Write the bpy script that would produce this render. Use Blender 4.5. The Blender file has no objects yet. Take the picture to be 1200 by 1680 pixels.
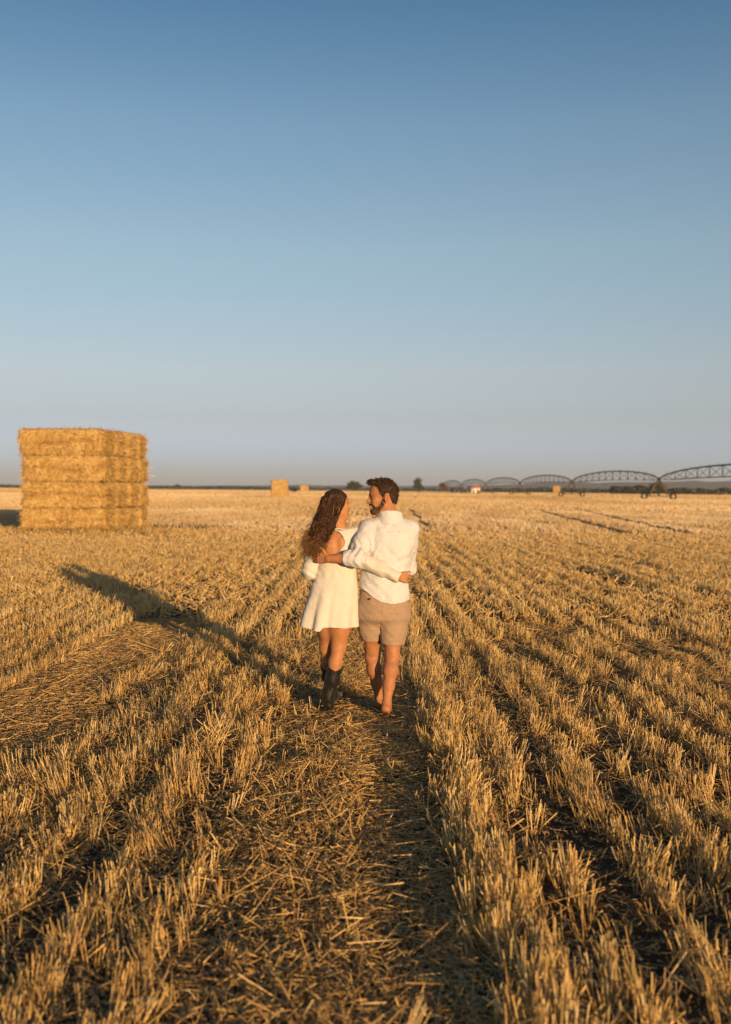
import bpy, math, random
import numpy as np
from mathutils import Vector, Matrix
R = math.radians
SC = bpy.context.scene
COL = SC.collection
rng = np.random.default_rng(7)
random.seed(7)

# ------------------------------------------------------------------ camera
CAM_H, FPX, CXP, CYP = 1.74, 1750.0, 600.0, 840.0       # measured in the 1200 x 1680 frame
PITCH, ROLL = math.atan(38/1750), R(0.5)
_f = np.array([0, math.cos(PITCH), -math.sin(PITCH)])
_r0 = np.array([1.0, 0, 0]); _u0 = np.array([0, math.sin(PITCH), math.cos(PITCH)])
_r = math.cos(ROLL)*_r0 + math.sin(ROLL)*_u0
_u = math.cos(ROLL)*_u0 - math.sin(ROLL)*_r0
cam_data = bpy.data.cameras.new('camera')
cam = bpy.data.objects.new('camera', cam_data); COL.objects.link(cam)
cam.matrix_world = Matrix(((_r[0], _u[0], -_f[0], 0), (_r[1], _u[1], -_f[1], 0), (_r[2], _u[2], -_f[2], CAM_H), (0, 0, 0, 1)))
cam_data.sensor_fit = 'HORIZONTAL'; cam_data.sensor_width = 24.0; cam_data.lens = 35.0
cam_data.clip_start = 0.1; cam_data.clip_end = 30000
cam_data.dof.use_dof = True; cam_data.dof.focus_distance = 8.1; cam_data.dof.aperture_fstop = 2.0
SC.camera = cam

def P(px, py, Y):
    """world point at depth Y that the measured camera sees at photo pixel (px, py)"""
    d = _f + _r*((px-CXP)/FPX) - _u*((py-CYP)/FPX)
    t = Y/d[1]
    return np.array([d[0]*t, Y, CAM_H + d[2]*t])
def G(px, py):
    """ground point under a photo pixel"""
    d = _f + _r*((px-CXP)/FPX) - _u*((py-CYP)/FPX)
    t = -CAM_H/d[2]
    return np.array([d[0]*t, d[1]*t])

# ------------------------------------------------------------------ light
SUN_EL, SUN_AZ = R(6.3), R(156.0)                      # azimuth clockwise from the view direction (+Y)
world = bpy.data.worlds.new('World'); SC.world = world; world.use_nodes = True
wn, wl = world.node_tree.nodes, world.node_tree.links
bg = wn['Background']
sky = wn.new('ShaderNodeTexSky'); sky.sky_type = 'NISHITA'; sky.sun_disc = False
sky.sun_elevation = SUN_EL; sky.sun_rotation = SUN_AZ
sky.altitude = 100; sky.air_density = 1.0; sky.dust_density = 0.6; sky.ozone_density = 2.6
# evening tint of the sky by height above the horizon
SKY_GAIN = [(0.0, (.41, .52, 1.0)), (.025, (.45, .51, 1.0)), (.065, (.535, .44, .565)), (.11, (.68, .50, .50)), (.22, (.74, .58, .50)), (.32, (.63, .55, .495)), (.41, (.38, .435, .44)), (.5, (.30, .37, .40))]
wtc = wn.new('ShaderNodeTexCoord'); wsx = wn.new('ShaderNodeSeparateXYZ'); wrp = wn.new('ShaderNodeValToRGB'); wmx = wn.new('ShaderNodeMix'); wsc = wn.new('ShaderNodeMix')
while len(wrp.color_ramp.elements) < len(SKY_GAIN): wrp.color_ramp.elements.new(.5)
for el, (pp, cc) in zip(wrp.color_ramp.elements, SKY_GAIN): el.position = pp; el.color = (*cc, 1)
wmx.data_type = 'RGBA'; wmx.blend_type = 'MULTIPLY'; wmx.inputs['Factor'].default_value = 1
wsc.data_type = 'RGBA'; wsc.blend_type = 'MULTIPLY'; wsc.inputs['Factor'].default_value = 1; wsc.inputs['B'].default_value = (2, 2, 2, 1); wsc.clamp_result = False
wl.new(wtc.outputs['Generated'], wsx.inputs[0]); wl.new(wsx.outputs['Z'], wrp.inputs['Fac'])
wl.new(sky.outputs['Color'], wmx.inputs['A']); wl.new(wrp.outputs['Color'], wmx.inputs['B'])
wl.new(wmx.outputs['Result'], wsc.inputs['A']); wl.new(wsc.outputs['Result'], bg.inputs['Color']); bg.inputs['Strength'].default_value = 0.103
sun_d = bpy.data.lights.new('sun', 'SUN'); sun_d.energy = 4.5; sun_d.angle = R(0.53); sun_d.color = (1.0, 0.655, 0.34)
sun = bpy.data.objects.new('sun', sun_d); COL.objects.link(sun)
sdir = Vector((math.sin(SUN_AZ)*math.cos(SUN_EL), math.cos(SUN_AZ)*math.cos(SUN_EL), math.sin(SUN_EL)))
sun.rotation_euler = sdir.to_track_quat('Z', 'Y').to_euler(); sun.location = sdir*60
SC.view_settings.view_transform = 'Standard'; SC.view_settings.look = 'None'
SC.view_settings.gamma = 1.0; SC.view_settings.exposure = 0.62; SC.view_settings.use_curve_mapping = False

# ------------------------------------------------------------------ helpers
def tag(o, label=None, cat=None, group=None, kind=None):
    if label: o['label'] = label
    if cat: o['category'] = cat
    if group: o['group'] = group
    if kind: o['kind'] = kind
    return o
def empty(name, loc=(0, 0, 0), rz=0.0, label=None, cat=None, group=None):
    o = bpy.data.objects.new(name, None); COL.objects.link(o)
    o.location = loc; o.rotation_euler = (0, 0, rz); o.empty_display_size = 0.2
    return tag(o, label, cat, group)
def mesh_obj(name, V, faces, m, parent=None, smooth=False, tint=None, world_space=True):
    """faces: list of (M, k) int arrays; V in world space; a child keeps its world place"""
    V = np.asarray(V, dtype=np.float32)
    me = bpy.data.meshes.new(name)
    off = np.array([0, 0, 0], dtype=np.float32)
    if parent is not None and world_space:
        off = np.array(parent_world(parent), dtype=np.float32)
    me.vertices.add(len(V)); me.vertices.foreach_set('co', (V-off).ravel())
    fs = [np.asarray(f, dtype=np.int32) for f in faces if len(f)]
    loops = np.concatenate([f.ravel() for f in fs])
    tot = np.concatenate([np.full(len(f), f.shape[1], dtype=np.int32) for f in fs])
    start = np.concatenate([[0], np.cumsum(tot)[:-1]]).astype(np.int32)
    me.loops.add(len(loops)); me.loops.foreach_set('vertex_index', loops)
    me.polygons.add(len(tot)); me.polygons.foreach_set('loop_start', start)
    me.polygons.foreach_set('loop_total', tot)
    if smooth: me.polygons.foreach_set('use_smooth', np.ones(len(tot), dtype=bool))
    if tint is not None:
        a = me.attributes.new('tint', 'FLOAT', 'POINT'); a.data.foreach_set('value', np.asarray(tint, dtype=np.float32))
    me.update(calc_edges=True)
    if m: me.materials.append(m)
    o = bpy.data.objects.new(name, me); COL.objects.link(o)
    if parent is not None: o.parent = parent
    return o
def parent_world(o):
    v = Vector((0, 0, 0))
    while o is not None:
        v = v + o.location; o = o.parent
    return v
class MB:
    """collects shapes into one mesh"""
    def __init__(s): s.V, s.F, s.n, s.T = [], {}, 0, []
    def add(s, V, faces, t=0.5):
        V = np.asarray(V, float)
        for f in faces:
            f = np.asarray(f, int)
            if f.ndim == 1: f = f[None]
            s.F.setdefault(f.shape[1], []).append(f+s.n)
        s.V.append(V); s.T.append(np.broadcast_to(np.asarray(t, float), (len(V),))); s.n += len(V)
    def box(s, c, size, rz=0.0, t=0.5):
        x, y, z = np.array(size)/2
        v = np.array([[-x,-y,-z],[x,-y,-z],[x,y,-z],[-x,y,-z],[-x,-y,z],[x,-y,z],[x,y,z],[-x,y,z]])
        ca, sa = math.cos(rz), math.sin(rz)
        v = np.c_[v[:,0]*ca-v[:,1]*sa, v[:,0]*sa+v[:,1]*ca, v[:,2]] + np.array(c)
        s.add(v, [[[0,3,2,1],[4,5,6,7],[0,1,5,4],[1,2,6,5],[2,3,7,6],[3,0,4,7]]], t)
    def tube(s, pts, r, k=6, t=0.5, cap=True):
        pts = np.asarray(pts, float); n = len(pts); rr = np.broadcast_to(np.asarray(r, float), (n,))
        tang = np.gradient(pts, axis=0); tang /= np.linalg.norm(tang, axis=1)[:, None]+1e-9
        ref = np.array([0, 0, 1.0]) if abs(tang[0][2]) < .9 else np.array([1.0, 0, 0])
        a = np.cross(tang, ref); a /= np.linalg.norm(a, axis=1)[:, None]+1e-9
        b = np.cross(tang, a)
        ang = np.arange(k)*2*math.pi/k
        ring = pts[:, None, :] + rr[:, None, None]*(np.cos(ang)[None, :, None]*a[:, None, :] + np.sin(ang)[None, :, None]*b[:, None, :])
        V = ring.reshape(-1, 3); q = []
        i = np.arange(k); j = (i+1) % k
        for m in range(n-1):
            q.append(np.c_[m*k+i, m*k+j, (m+1)*k+j, (m+1)*k+i])
        fs = [np.concatenate(q)]
        if cap and k >= 3: fs += [np.arange(k)[::-1][None], (np.arange(k)+(n-1)*k)[None]]
        s.add(V, fs, t)
    def lathe(s, prof, c, axis, k=20, t=0.5):
        """profile (r, h) turned about axis through c"""
        ax = np.array(axis, float); ax /= np.linalg.norm(ax)
        ref = np.array([0, 0, 1.0]) if abs(ax[2]) < .9 else np.array([1.0, 0, 0])
        a = np.cross(ax, ref); a /= np.linalg.norm(a); b = np.cross(ax, a)
        ang = np.arange(k)*2*math.pi/k; prof = np.array(prof, float)
        V = (np.array(c) + prof[:, None, 1:2]*ax + prof[:, None, 0:1]*(np.cos(ang)[None, :, None]*a+np.sin(ang)[None, :, None]*b)).reshape(-1, 3)
        i = np.arange(k); j = (i+1) % k
        s.add(V, [np.concatenate([np.c_[m*k+i, m*k+j, (m+1)*k+j, (m+1)*k+i] for m in range(len(prof)-1)])], t)
    def build(s, name, m, parent=None, smooth=False):
        return mesh_obj(name, np.concatenate(s.V), [np.concatenate(f) for f in s.F.values()], m, parent, smooth, np.concatenate(s.T))

def hash2(ix, iy, seed):
    h = (ix.astype(np.int64)*374761393 + iy.astype(np.int64)*668265263 + seed*974634599) & 0x7fffffff
    h = ((h ^ (h >> 13))*1274126177) & 0x7fffffff
    return ((h ^ (h >> 16)) & 0xffff)/65535.0
def noise2(x, y, seed=0):
    x = np.asarray(x, float); y = np.asarray(y, float)
    ix, iy = np.floor(x).astype(np.int64), np.floor(y).astype(np.int64)
    fx, fy = x-ix, y-iy
    fx = fx*fx*(3-2*fx); fy = fy*fy*(3-2*fy)
    a = hash2(ix, iy, seed); b = hash2(ix+1, iy, seed); c = hash2(ix, iy+1, seed); d = hash2(ix+1, iy+1, seed)
    return (a*(1-fx)+b*fx)*(1-fy)+(c*(1-fx)+d*fx)*fy

# ------------------------------------------------------------------ materials
def mat(name, base, rough=0.6, spec=0.3, metal=0.0):
    m = bpy.data.materials.new(name); m.use_nodes = True
    b = m.node_tree.nodes['Principled BSDF']
    b.inputs['Base Color'].default_value = (*base, 1); b.inputs['Roughness'].default_value = rough
    b.inputs['Specular IOR Level'].default_value = spec; b.inputs['Metallic'].default_value = metal
    return m
def ramp(nt, stops):
    n = nt.nodes.new('ShaderNodeValToRGB'); e = n.color_ramp.elements
    while len(e) < len(stops): e.new(0.5)
    for el, (p, c) in zip(e, stops): el.position = p; el.color = (*c, 1)
    return n
def tint_mat(name, stops, rough=0.55, spec=0.25, noise=None, transl=0.0):
    """colour from the tint on the mesh (tone of each piece, some painted light and shade), plus fine noise"""
    m = mat(name, stops[0][1], rough, spec); nt = m.node_tree; b = nt.nodes['Principled BSDF']
    at = nt.nodes.new('ShaderNodeAttribute'); at.attribute_name = 'tint'
    r = ramp(nt, stops); src = at.outputs['Fac']
    if noise:
        sc, amt = noise
        tc = nt.nodes.new('ShaderNodeTexCoord'); nz = nt.nodes.new('ShaderNodeTexNoise'); nz.inputs['Scale'].default_value = sc
        nz.inputs['Detail'].default_value = 4
        nt.links.new(tc.outputs['Object'], nz.inputs['Vector'])
        ma = nt.nodes.new('ShaderNodeMath'); ma.operation = 'MULTIPLY_ADD'; ma.inputs[1].default_value = amt; ma.inputs[2].default_value = -amt/2
        nt.links.new(nz.outputs['Fac'], ma.inputs[0])
        ad = nt.nodes.new('ShaderNodeMath'); ad.operation = 'ADD'; nt.links.new(ma.outputs[0], ad.inputs[0]); nt.links.new(src, ad.inputs[1]); src = ad.outputs[0]
    nt.links.new(src, r.inputs['Fac']); nt.links.new(r.outputs['Color'], b.inputs['Base Color'])
    if transl > 0:
        tr = nt.nodes.new('ShaderNodeBsdfTranslucent'); mx = nt.nodes.new('ShaderNodeMixShader'); mx.inputs[0].default_value = transl
        nt.links.new(r.outputs['Color'], tr.inputs['Color']); out = nt.nodes['Material Output']
        nt.links.new(b.outputs[0], mx.inputs[1]); nt.links.new(tr.outputs[0], mx.inputs[2]); nt.links.new(mx.outputs[0], out.inputs['Surface'])
    return m
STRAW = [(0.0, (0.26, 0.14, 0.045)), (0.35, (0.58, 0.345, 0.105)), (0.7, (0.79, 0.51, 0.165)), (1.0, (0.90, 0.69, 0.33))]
M_straw = tint_mat('straw stalk', STRAW, 0.45, 0.35, transl=0.12)
M_far_straw = tint_mat('far straw', [(0.0, (0.17, 0.105, 0.045)), (0.35, (0.38, 0.265, 0.125)), (0.7, (0.50, 0.365, 0.195)), (1.0, (0.64, 0.51, 0.32))], 0.6, 0.2)
M_litter = tint_mat('loose straw', [(0.0, (0.18, 0.11, 0.045)), (0.4, (0.47, 0.285, 0.10)), (0.75, (0.70, 0.455, 0.155)), (1.0, (0.86, 0.66, 0.32))], 0.5, 0.3)

# ------------------------------------------------------------------ ground
def ground_mat():
    m = mat('stubble field soil', (0.07, 0.045, 0.028), 0.95, 0.1); nt = m.node_tree; b = nt.nodes['Principled BSDF']
    tc = nt.nodes.new('ShaderNodeTexCoord')
    n1 = nt.nodes.new('ShaderNodeTexNoise'); n1.inputs['Scale'].default_value = 9; n1.inputs['Detail'].default_value = 8; n1.inputs['Roughness'].default_value = .7
    n2 = nt.nodes.new('ShaderNodeTexNoise'); n2.inputs['Scale'].default_value = 0.05; n2.inputs['Detail'].default_value = 5
    nt.links.new(tc.outputs['Object'], n1.inputs['Vector']); nt.links.new(tc.outputs['Object'], n2.inputs['Vector'])
    r1 = ramp(nt, [(0.3, (0.028, 0.018, 0.010)), (0.52, (0.075, 0.048, 0.025)), (0.72, (0.20, 0.13, 0.06))])
    r2 = ramp(nt, [(0.35, (0.36, 0.24, 0.11)), (0.65, (0.52, 0.37, 0.19))])
    nt.links.new(n1.outputs['Fac'], r1.inputs['Fac']); nt.links.new(n2.outputs['Fac'], r2.inputs['Fac'])
    # farther out the soil lies under matted straw
    ln = nt.nodes.new('ShaderNodeVectorMath'); ln.operation = 'LENGTH'; nt.links.new(tc.outputs['Object'], ln.inputs[0])
    mr = nt.nodes.new('ShaderNodeMapRange'); mr.inputs[1].default_value = 25; mr.inputs[2].default_value = 90
    nt.links.new(ln.outputs['Value'], mr.inputs[0])
    mx = nt.nodes.new('ShaderNodeMix'); mx.data_type = 'RGBA'
    nt.links.new(mr.outputs[0], mx.inputs['Factor']); nt.links.new(r1.outputs[0], mx.inputs['A']); nt.links.new(r2.outputs[0], mx.inputs['B'])
    nt.links.new(mx.outputs['Result'], b.inputs['Base Color'])
    bp = nt.nodes.new('ShaderNodeBump'); bp.inputs['Strength'].default_value = 0.8; bp.inputs['Distance'].default_value = 0.03
    nt.links.new(n1.outputs['Fac'], bp.inputs['Height']); nt.links.new(bp.outputs[0], b.inputs['Normal'])
    return m
def build_ground():
    xs = np.array([-9000, -3000, -900, -300, -100, -40, 0, 40, 100, 300, 900, 3000, 9000.0])
    ys = np.array([-9000, -3000, -900, -300, -100, -40, 0, 40, 100, 300, 900, 3000, 9000.0])
    X, Y = np.meshgrid(xs, ys, indexing='ij'); n = len(xs)
    V = np.c_[X.ravel(), Y.ravel(), np.zeros(n*n)]
    i, j = np.meshgrid(np.arange(n-1), np.arange(n-1), indexing='ij'); a = (i*n+j).ravel()
    o = mesh_obj('ground', V, [np.c_[a, a+n, a+n+1, a+1]], ground_mat())
    tag(o, 'flat harvested wheat field reaching the horizon', 'field', kind='structure')
build_ground()

# ------------------------------------------------------------------ stubble
RUTS = [[(780,818),(827,826),(887,839),(967,860),(1037,879),(1107,893),(1177,902),(1260,912)],
        [(901,827),(995,847),(1060,862),(1144,879),(1240,893)], [(1090,824),(1135,830),(1175,836),(1260,848)],
        [(930,936),(995,953),(1056,973)], [(673,837),(696,860),(724,893),(747,916)],
        [(892,881),(920,890),(967,902),(1041,930),(1100,945)], [(430,947),(483,915)], [(950,1035),(1070,1085)], [(840,1010),(905,1052)]]
RUTS = [np.array([G(*p) for p in r]) for r in RUTS]
RUT_W = [0.42, 0.40, 0.5, 0.30, 0.22, 0.26, 0.2, 0.2, 0.2]
def rut_mask(x, y):
    m = np.ones_like(x)
    for r, w in zip(RUTS, RUT_W):
        d = np.full_like(x, 1e9)
        for a, b in zip(r[:-1], r[1:]):
            ab = b-a; t = np.clip(((x-a[0])*ab[0]+(y-a[1])*ab[1])/(ab@ab), 0, 1)
            d = np.minimum(d, np.hypot(x-a[0]-t*ab[0], y-a[1]-t*ab[1]))
        ww = w*(0.55+0.9*noise2(x*1.3, y*0.5, 91))
        m *= np.clip((d-ww*0.6)/(ww*0.5), 0, 1)
    return m
def lane(x, y, x0, x1, seed, soft=0.09, soft1=None):
    w = (noise2(y*0.55, x*0+3, seed)-.5)*0.30
    w2 = (noise2(y*0.7, x*0+8, seed+5)-.5)*0.30
    return np.clip((x-(x0+w))/soft, 0, 1)*np.clip(((x1+w2)-x)/(soft1 or soft), 0, 1)
def open_lane(x, y):
    """1 where the stubble is driven flat"""
    c = lane(x, y, -0.80, 0.42, 11, .40, .10)*(.965-.12*(noise2(x*3.1, y*2.3, 17) > .62))
    l = lane(x, y, -2.95, -2.05, 21, 0.15)*np.clip((30-y)/12, 0, 1)
    l2 = lane(x, y, -5.9, -5.2, 31, 0.15)*np.clip((22-y)/8, 0, 1)*0.85
    q = lane(x, y, 3.05, 3.45, 41, 0.12)*0.75
    bale = np.clip((6.0-np.abs(x+11.2))/1.5, 0, 1)*np.clip((7.5-np.abs(y-42))/2, 0, 1)*.96
    return np.maximum(np.maximum(np.maximum(c*np.clip((60-y)/30, 0, 1), l), np.maximum(l2, q)), bale)
PITCH_ROW = 0.335
def furrow(x, y):
    """bare furrows left of the path, near the camera"""
    return np.maximum(lane(x, y, -1.40, -1.12, 51, .07), lane(x, y, -.93, -.84, 53, .05)*.6)*np.clip((7.2-y)/1.5, 0, 1)*.93
def keep_prob(x, y):
    k = np.round((x+.09)/PITCH_ROW)
    patch = noise2(k*7.31+0.5, y*0.75, 3)*0.5+noise2(k*3.1, y*2.6, 4)*0.5
    dens = np.clip((patch-0.27)*3.2+.35*(x < -.6), 0.05, 1.0)
    big = 0.6+0.7*noise2(x*0.35, y*0.22, 6)
    edge = np.exp(-((x-.56)/.17)**2)*.9
    return np.clip(dens*big+edge, 0, 1)*(1-open_lane(x, y))*(1-furrow(x, y))*rut_mask(x, y)
def in_bale(x, y):
    return (x > -13.2) & (x < -9.1) & (y > 39.2) & (y < 46.0)
def row_points(y0, y1, per_m, margin=1.0):
    """points strung along the drill rows inside the view fan (with a margin) between two depths"""
    half = 0.355*y1+margin
    ks = np.arange(-int(half/PITCH_ROW)-1, int(half/PITCH_ROW)+2)
    xs, ys = [], []
    n = int(per_m*(y1-y0))
    X = np.repeat(ks*PITCH_ROW-.09, n); Y = rng.uniform(y0, y1, len(X))
    ok = np.abs(X) < 0.355*Y+margin; X, Y = X[ok], Y[ok]
    wander = (noise2(X*5.7, Y*0.4, 14)-.5)*0.12+(noise2(X*3.7, Y*1.7, 16)-.5)*np.where(X > .7, .05, .09)
    return X, Y, wander
def stalks(x, y, h, lx, ly, r, k, tint, zb=-0.01):
    n = len(x); ang = rng.uniform(0, 6.28, n)[:, None]+np.arange(k)[None]*2*math.pi/k
    c, s = np.cos(ang), np.sin(ang)
    B = np.stack([x[:, None]+r[:, None]*c, y[:, None]+r[:, None]*s, np.full((n, k), zb)], -1)
    slant = rng.uniform(-.8, .8, (n, 1))*c*r[:, None]*2
    T = np.stack([(x+lx)[:, None]+0.85*r[:, None]*c, (y+ly)[:, None]+0.85*r[:, None]*s, h[:, None]+slant], -1)
    V = np.stack([B, T], 1).reshape(-1, 3)
    base = (np.arange(n)*2*k)[:, None]; i = np.arange(k); j = (i+1) % k
    q = np.stack([base+i, base+j, base+k+j, base+k+i], -1).reshape(-1, 4)
    top = base+k+np.arange(k)
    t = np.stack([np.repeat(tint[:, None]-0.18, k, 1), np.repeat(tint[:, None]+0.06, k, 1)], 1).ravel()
    return V, [q, top], t
def blades(x, y, h, w, yaw, lx, ly, tint, zb=-0.02):
    n = len(x); cx, sy = np.cos(yaw)*w/2, np.sin(yaw)*w/2; z0 = np.full(n, zb)
    top = rng.uniform(.35, .9, n); jit = rng.uniform(0.55, 1.0, (2, n))
    V = np.stack([np.stack([x-cx, y-sy, z0], -1), np.stack([x+cx, y+sy, z0], -1),
                  np.stack([x+lx+cx*top, y+ly+sy*top, h*jit[0]], -1), np.stack([x+lx-cx*top, y+ly-sy*top, h*jit[1]], -1)], 1).reshape(-1, 3)
    q = (np.arange(n)*4)[:, None]+np.arange(4)[None]
    return V, [q], np.repeat(tint, 4)
def cluster_noise(x, y, seed, f=9.0): return noise2(x*f, y*f, seed)
def height_at(x, y):
    return (0.085+0.065*noise2(x*0.9+5, y*0.8, 8)+0.012*(x > 0))*(1+.12*np.exp(-((x-.56)/.18)**2))
def add_stubble():
    # near: every stalk a cut tube, standing in small plants
    X, Y, w = row_points(2.6, 12.0, 62, 1.4)
    ok = rng.random(len(X)) < keep_prob(X, Y); X, Y, w = X[ok], Y[ok], w[ok]
    ey_ = rng.uniform(2.6, 12, 330); ex_ = rng.normal(.56, .075, 330)+.10*(noise2(ey_*.6, ey_*0, 15)-.5)   # the thick ridge right of the path
    X, Y, w = np.r_[X, ex_], np.r_[Y, ey_], np.r_[w, 0*ex_]
    X = X+w+np.where(rng.random(len(X)) < np.where(X > .7, .12, .36), rng.uniform(-.17, .17, len(X)), rng.normal(0, 0.050, len(X)))
    ok = rng.random(len(X)) > np.maximum(open_lane(X, Y), furrow(X, Y)); X, Y = X[ok], Y[ok]
    m = np.clip(rng.gamma(2.2, 2.3, len(X)).astype(int)+1, 1, 14); idx = np.repeat(np.arange(len(X)), m)
    plx, ply = rng.normal(0, 0.022, len(X))+.09*(noise2(X*1.6, Y*1.3, 101)-.5), rng.normal(0.008, 0.024, len(X))+.09*(noise2(X*1.6, Y*1.3, 102)-.5)
    ph = height_at(X, Y)*rng.uniform(.6, 1.2, len(X)); pt = rng.uniform(.42, .90, len(X))
    x = X[idx]+rng.normal(0, .013, len(idx)); y = Y[idx]+rng.normal(0, .018, len(idx))
    h = ph[idx]*np.where(rng.random(len(idx)) < .25, rng.uniform(.25, .8, len(idx)), rng.uniform(.75, 1.12, len(idx))); lx = plx[idx]+rng.normal(0, .016, len(idx)); ly = ply[idx]+rng.normal(0, .016, len(idx))
    broken = rng.random(len(idx)) < 0.13
    lx[broken] += rng.normal(0, .09, broken.sum()); ly[broken] += rng.normal(0, .09, broken.sum()); h[broken] *= .75
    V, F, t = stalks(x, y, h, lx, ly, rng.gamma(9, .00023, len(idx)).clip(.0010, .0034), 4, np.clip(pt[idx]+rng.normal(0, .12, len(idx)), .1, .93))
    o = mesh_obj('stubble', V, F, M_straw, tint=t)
    tag(o, 'cut straw stubble standing in rows around the walking couple', 'stubble', kind='stuff')
    print('near stalks', len(idx))
    # thin dry leaves hanging among the stalks
    n = len(X); j = rng.integers(0, n, int(n*1.6))
    lx0 = X[j]+rng.normal(0, .05, len(j)); ly0 = Y[j]+rng.normal(0, .05, len(j)); z0 = rng.uniform(.01, .10, len(j))
    a = rng.uniform(0, 6.28, len(j)); L = rng.uniform(.04, .14, len(j)); dz = rng.normal(0, .03, len(j)); ww = rng.uniform(.0012, .0035, len(j))
    dx, dy = np.cos(a)*L, np.sin(a)*L; px, py = -np.sin(a)*ww, np.cos(a)*ww
    z1 = np.clip(z0+.02+np.abs(dz), .004, .2); z2 = np.clip(z0+dz, .003, .2)
    V = np.stack([np.stack([lx0-px, ly0-py, z0], -1), np.stack([lx0+px, ly0+py, z0+.003], -1),
                  np.stack([lx0+dx*.55+px, ly0+dy*.55+py, z1], -1), np.stack([lx0+dx*.55-px, ly0+dy*.55-py, z1+.002], -1),
                  np.stack([lx0+dx, ly0+dy, z2], -1)], 1).reshape(-1, 3)
    b = (np.arange(len(j))*5)[:, None]
    o = mesh_obj('dry_leaves', V, [b+np.array([0, 1, 2, 3]), b+np.array([3, 2, 4])], M_straw, tint=np.repeat(rng.uniform(.25, .85, len(j)), 5))
    tag(o, 'thin dry wheat leaves tangled among the nearest stubble', 'dry leaves', kind='stuff')
    # middle distance
    X, Y, w = row_points(12.0, 34.0, 130, 2.0)
    ok = rng.random(len(X)) < keep_prob(X, Y); X, Y, w = X[ok], Y[ok], w[ok]
    n = len(X); x = X+w+np.where(rng.random(n) < np.where(X > .7, .13, .24), rng.uniform(-.17, .17, n), rng.normal(0, .050, n)); h = height_at(X, Y)*rng.uniform(.7, 1.2, n)
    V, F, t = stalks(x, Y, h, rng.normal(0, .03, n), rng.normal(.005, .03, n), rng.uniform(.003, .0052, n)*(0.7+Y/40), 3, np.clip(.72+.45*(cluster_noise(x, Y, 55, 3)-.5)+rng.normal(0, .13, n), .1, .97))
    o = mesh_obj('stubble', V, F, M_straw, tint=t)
    tag(o, 'band of cut stubble rows beyond the walking couple', 'stubble', kind='stuff')
    print('mid stalks', n)
    X, Y, w = row_points(30.0, 90.0, 30, 5.0)
    ok = (rng.random(len(X)) < keep_prob(X, Y)+.12*(rut_mask(X, Y))) & ~in_bale(X, Y); X, Y, w = X[ok], Y[ok], w[ok]
    n = len(X); x = X+w+rng.normal(0, .07, n)
    V, F, t = blades(x, Y, height_at(X, Y)*rng.uniform(.8, 1.3, n), rng.uniform(.010, .03, n)*(.6+Y/60), rng.normal(0, .85, n), rng.normal(0, .02, n), rng.normal(0, .03, n),
                     np.clip(.70+.5*(noise2(x*.5, Y*.12, 56)-.5)+rng.normal(0, .12, n), .1, .97))
    o = mesh_obj('stubble', V, F, M_far_straw, tint=t)
    tag(o, 'stubble of the middle field level with the large straw stack', 'stubble', kind='stuff')
    print('blades', n)
    # far field
    n = 420000
    Y = np.where(rng.random(n) < .55, 86+rng.random(n)*150, 86+rng.random(n)*680); X = rng.uniform(-1, 1, n)*(0.36*Y+8)
    ok = rng.random(n) < 0.35+0.65*rut_mask(X, Y); X, Y = X[ok], Y[ok]; n = len(X)
    V, F, t = blades(X, Y, rng.uniform(.12, .24, n), rng.uniform(.05, .24, n)*(.6+Y/200), rng.normal(0, .85, n), rng.normal(0, .02, n), rng.normal(0, .03, n),
                     np.clip(.60+.55*(noise2(X*.06, Y*.02, 57)-.5)+rng.normal(0, .12, n), .1, .93))
    o = mesh_obj('stubble', V, F, M_far_straw, tint=t)
    tag(o, 'far stubble running to the hedges on the horizon', 'stubble', kind='stuff')
def prisms(x, y, z, a, el, L, r, tint):
    n = len(x); d = np.stack([np.cos(a)*np.cos(el), np.sin(a)*np.cos(el), np.sin(el)], -1)
    s = np.stack([-np.sin(a), np.cos(a), np.zeros(n)], -1); u = np.cross(d, s)
    c = np.stack([x, y, z], -1); V = []
    for e in (-.5, .5):
        for q in range(3):
            t = q*2*math.pi/3
            V.append(c+d*(L*e)[:, None]+(s*math.cos(t)+u*math.sin(t))*r[:, None])
    V = np.stack(V, 1).reshape(-1, 3); b = (np.arange(n)*6)[:, None]
    return V, [np.concatenate([b+np.array(q) for q in ([0, 1, 4, 3], [1, 2, 5, 4], [2, 0, 3, 5])]), np.concatenate([b+np.array([0, 2, 1]), b+np.array([3, 4, 5])])], np.repeat(tint, 6)
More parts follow.
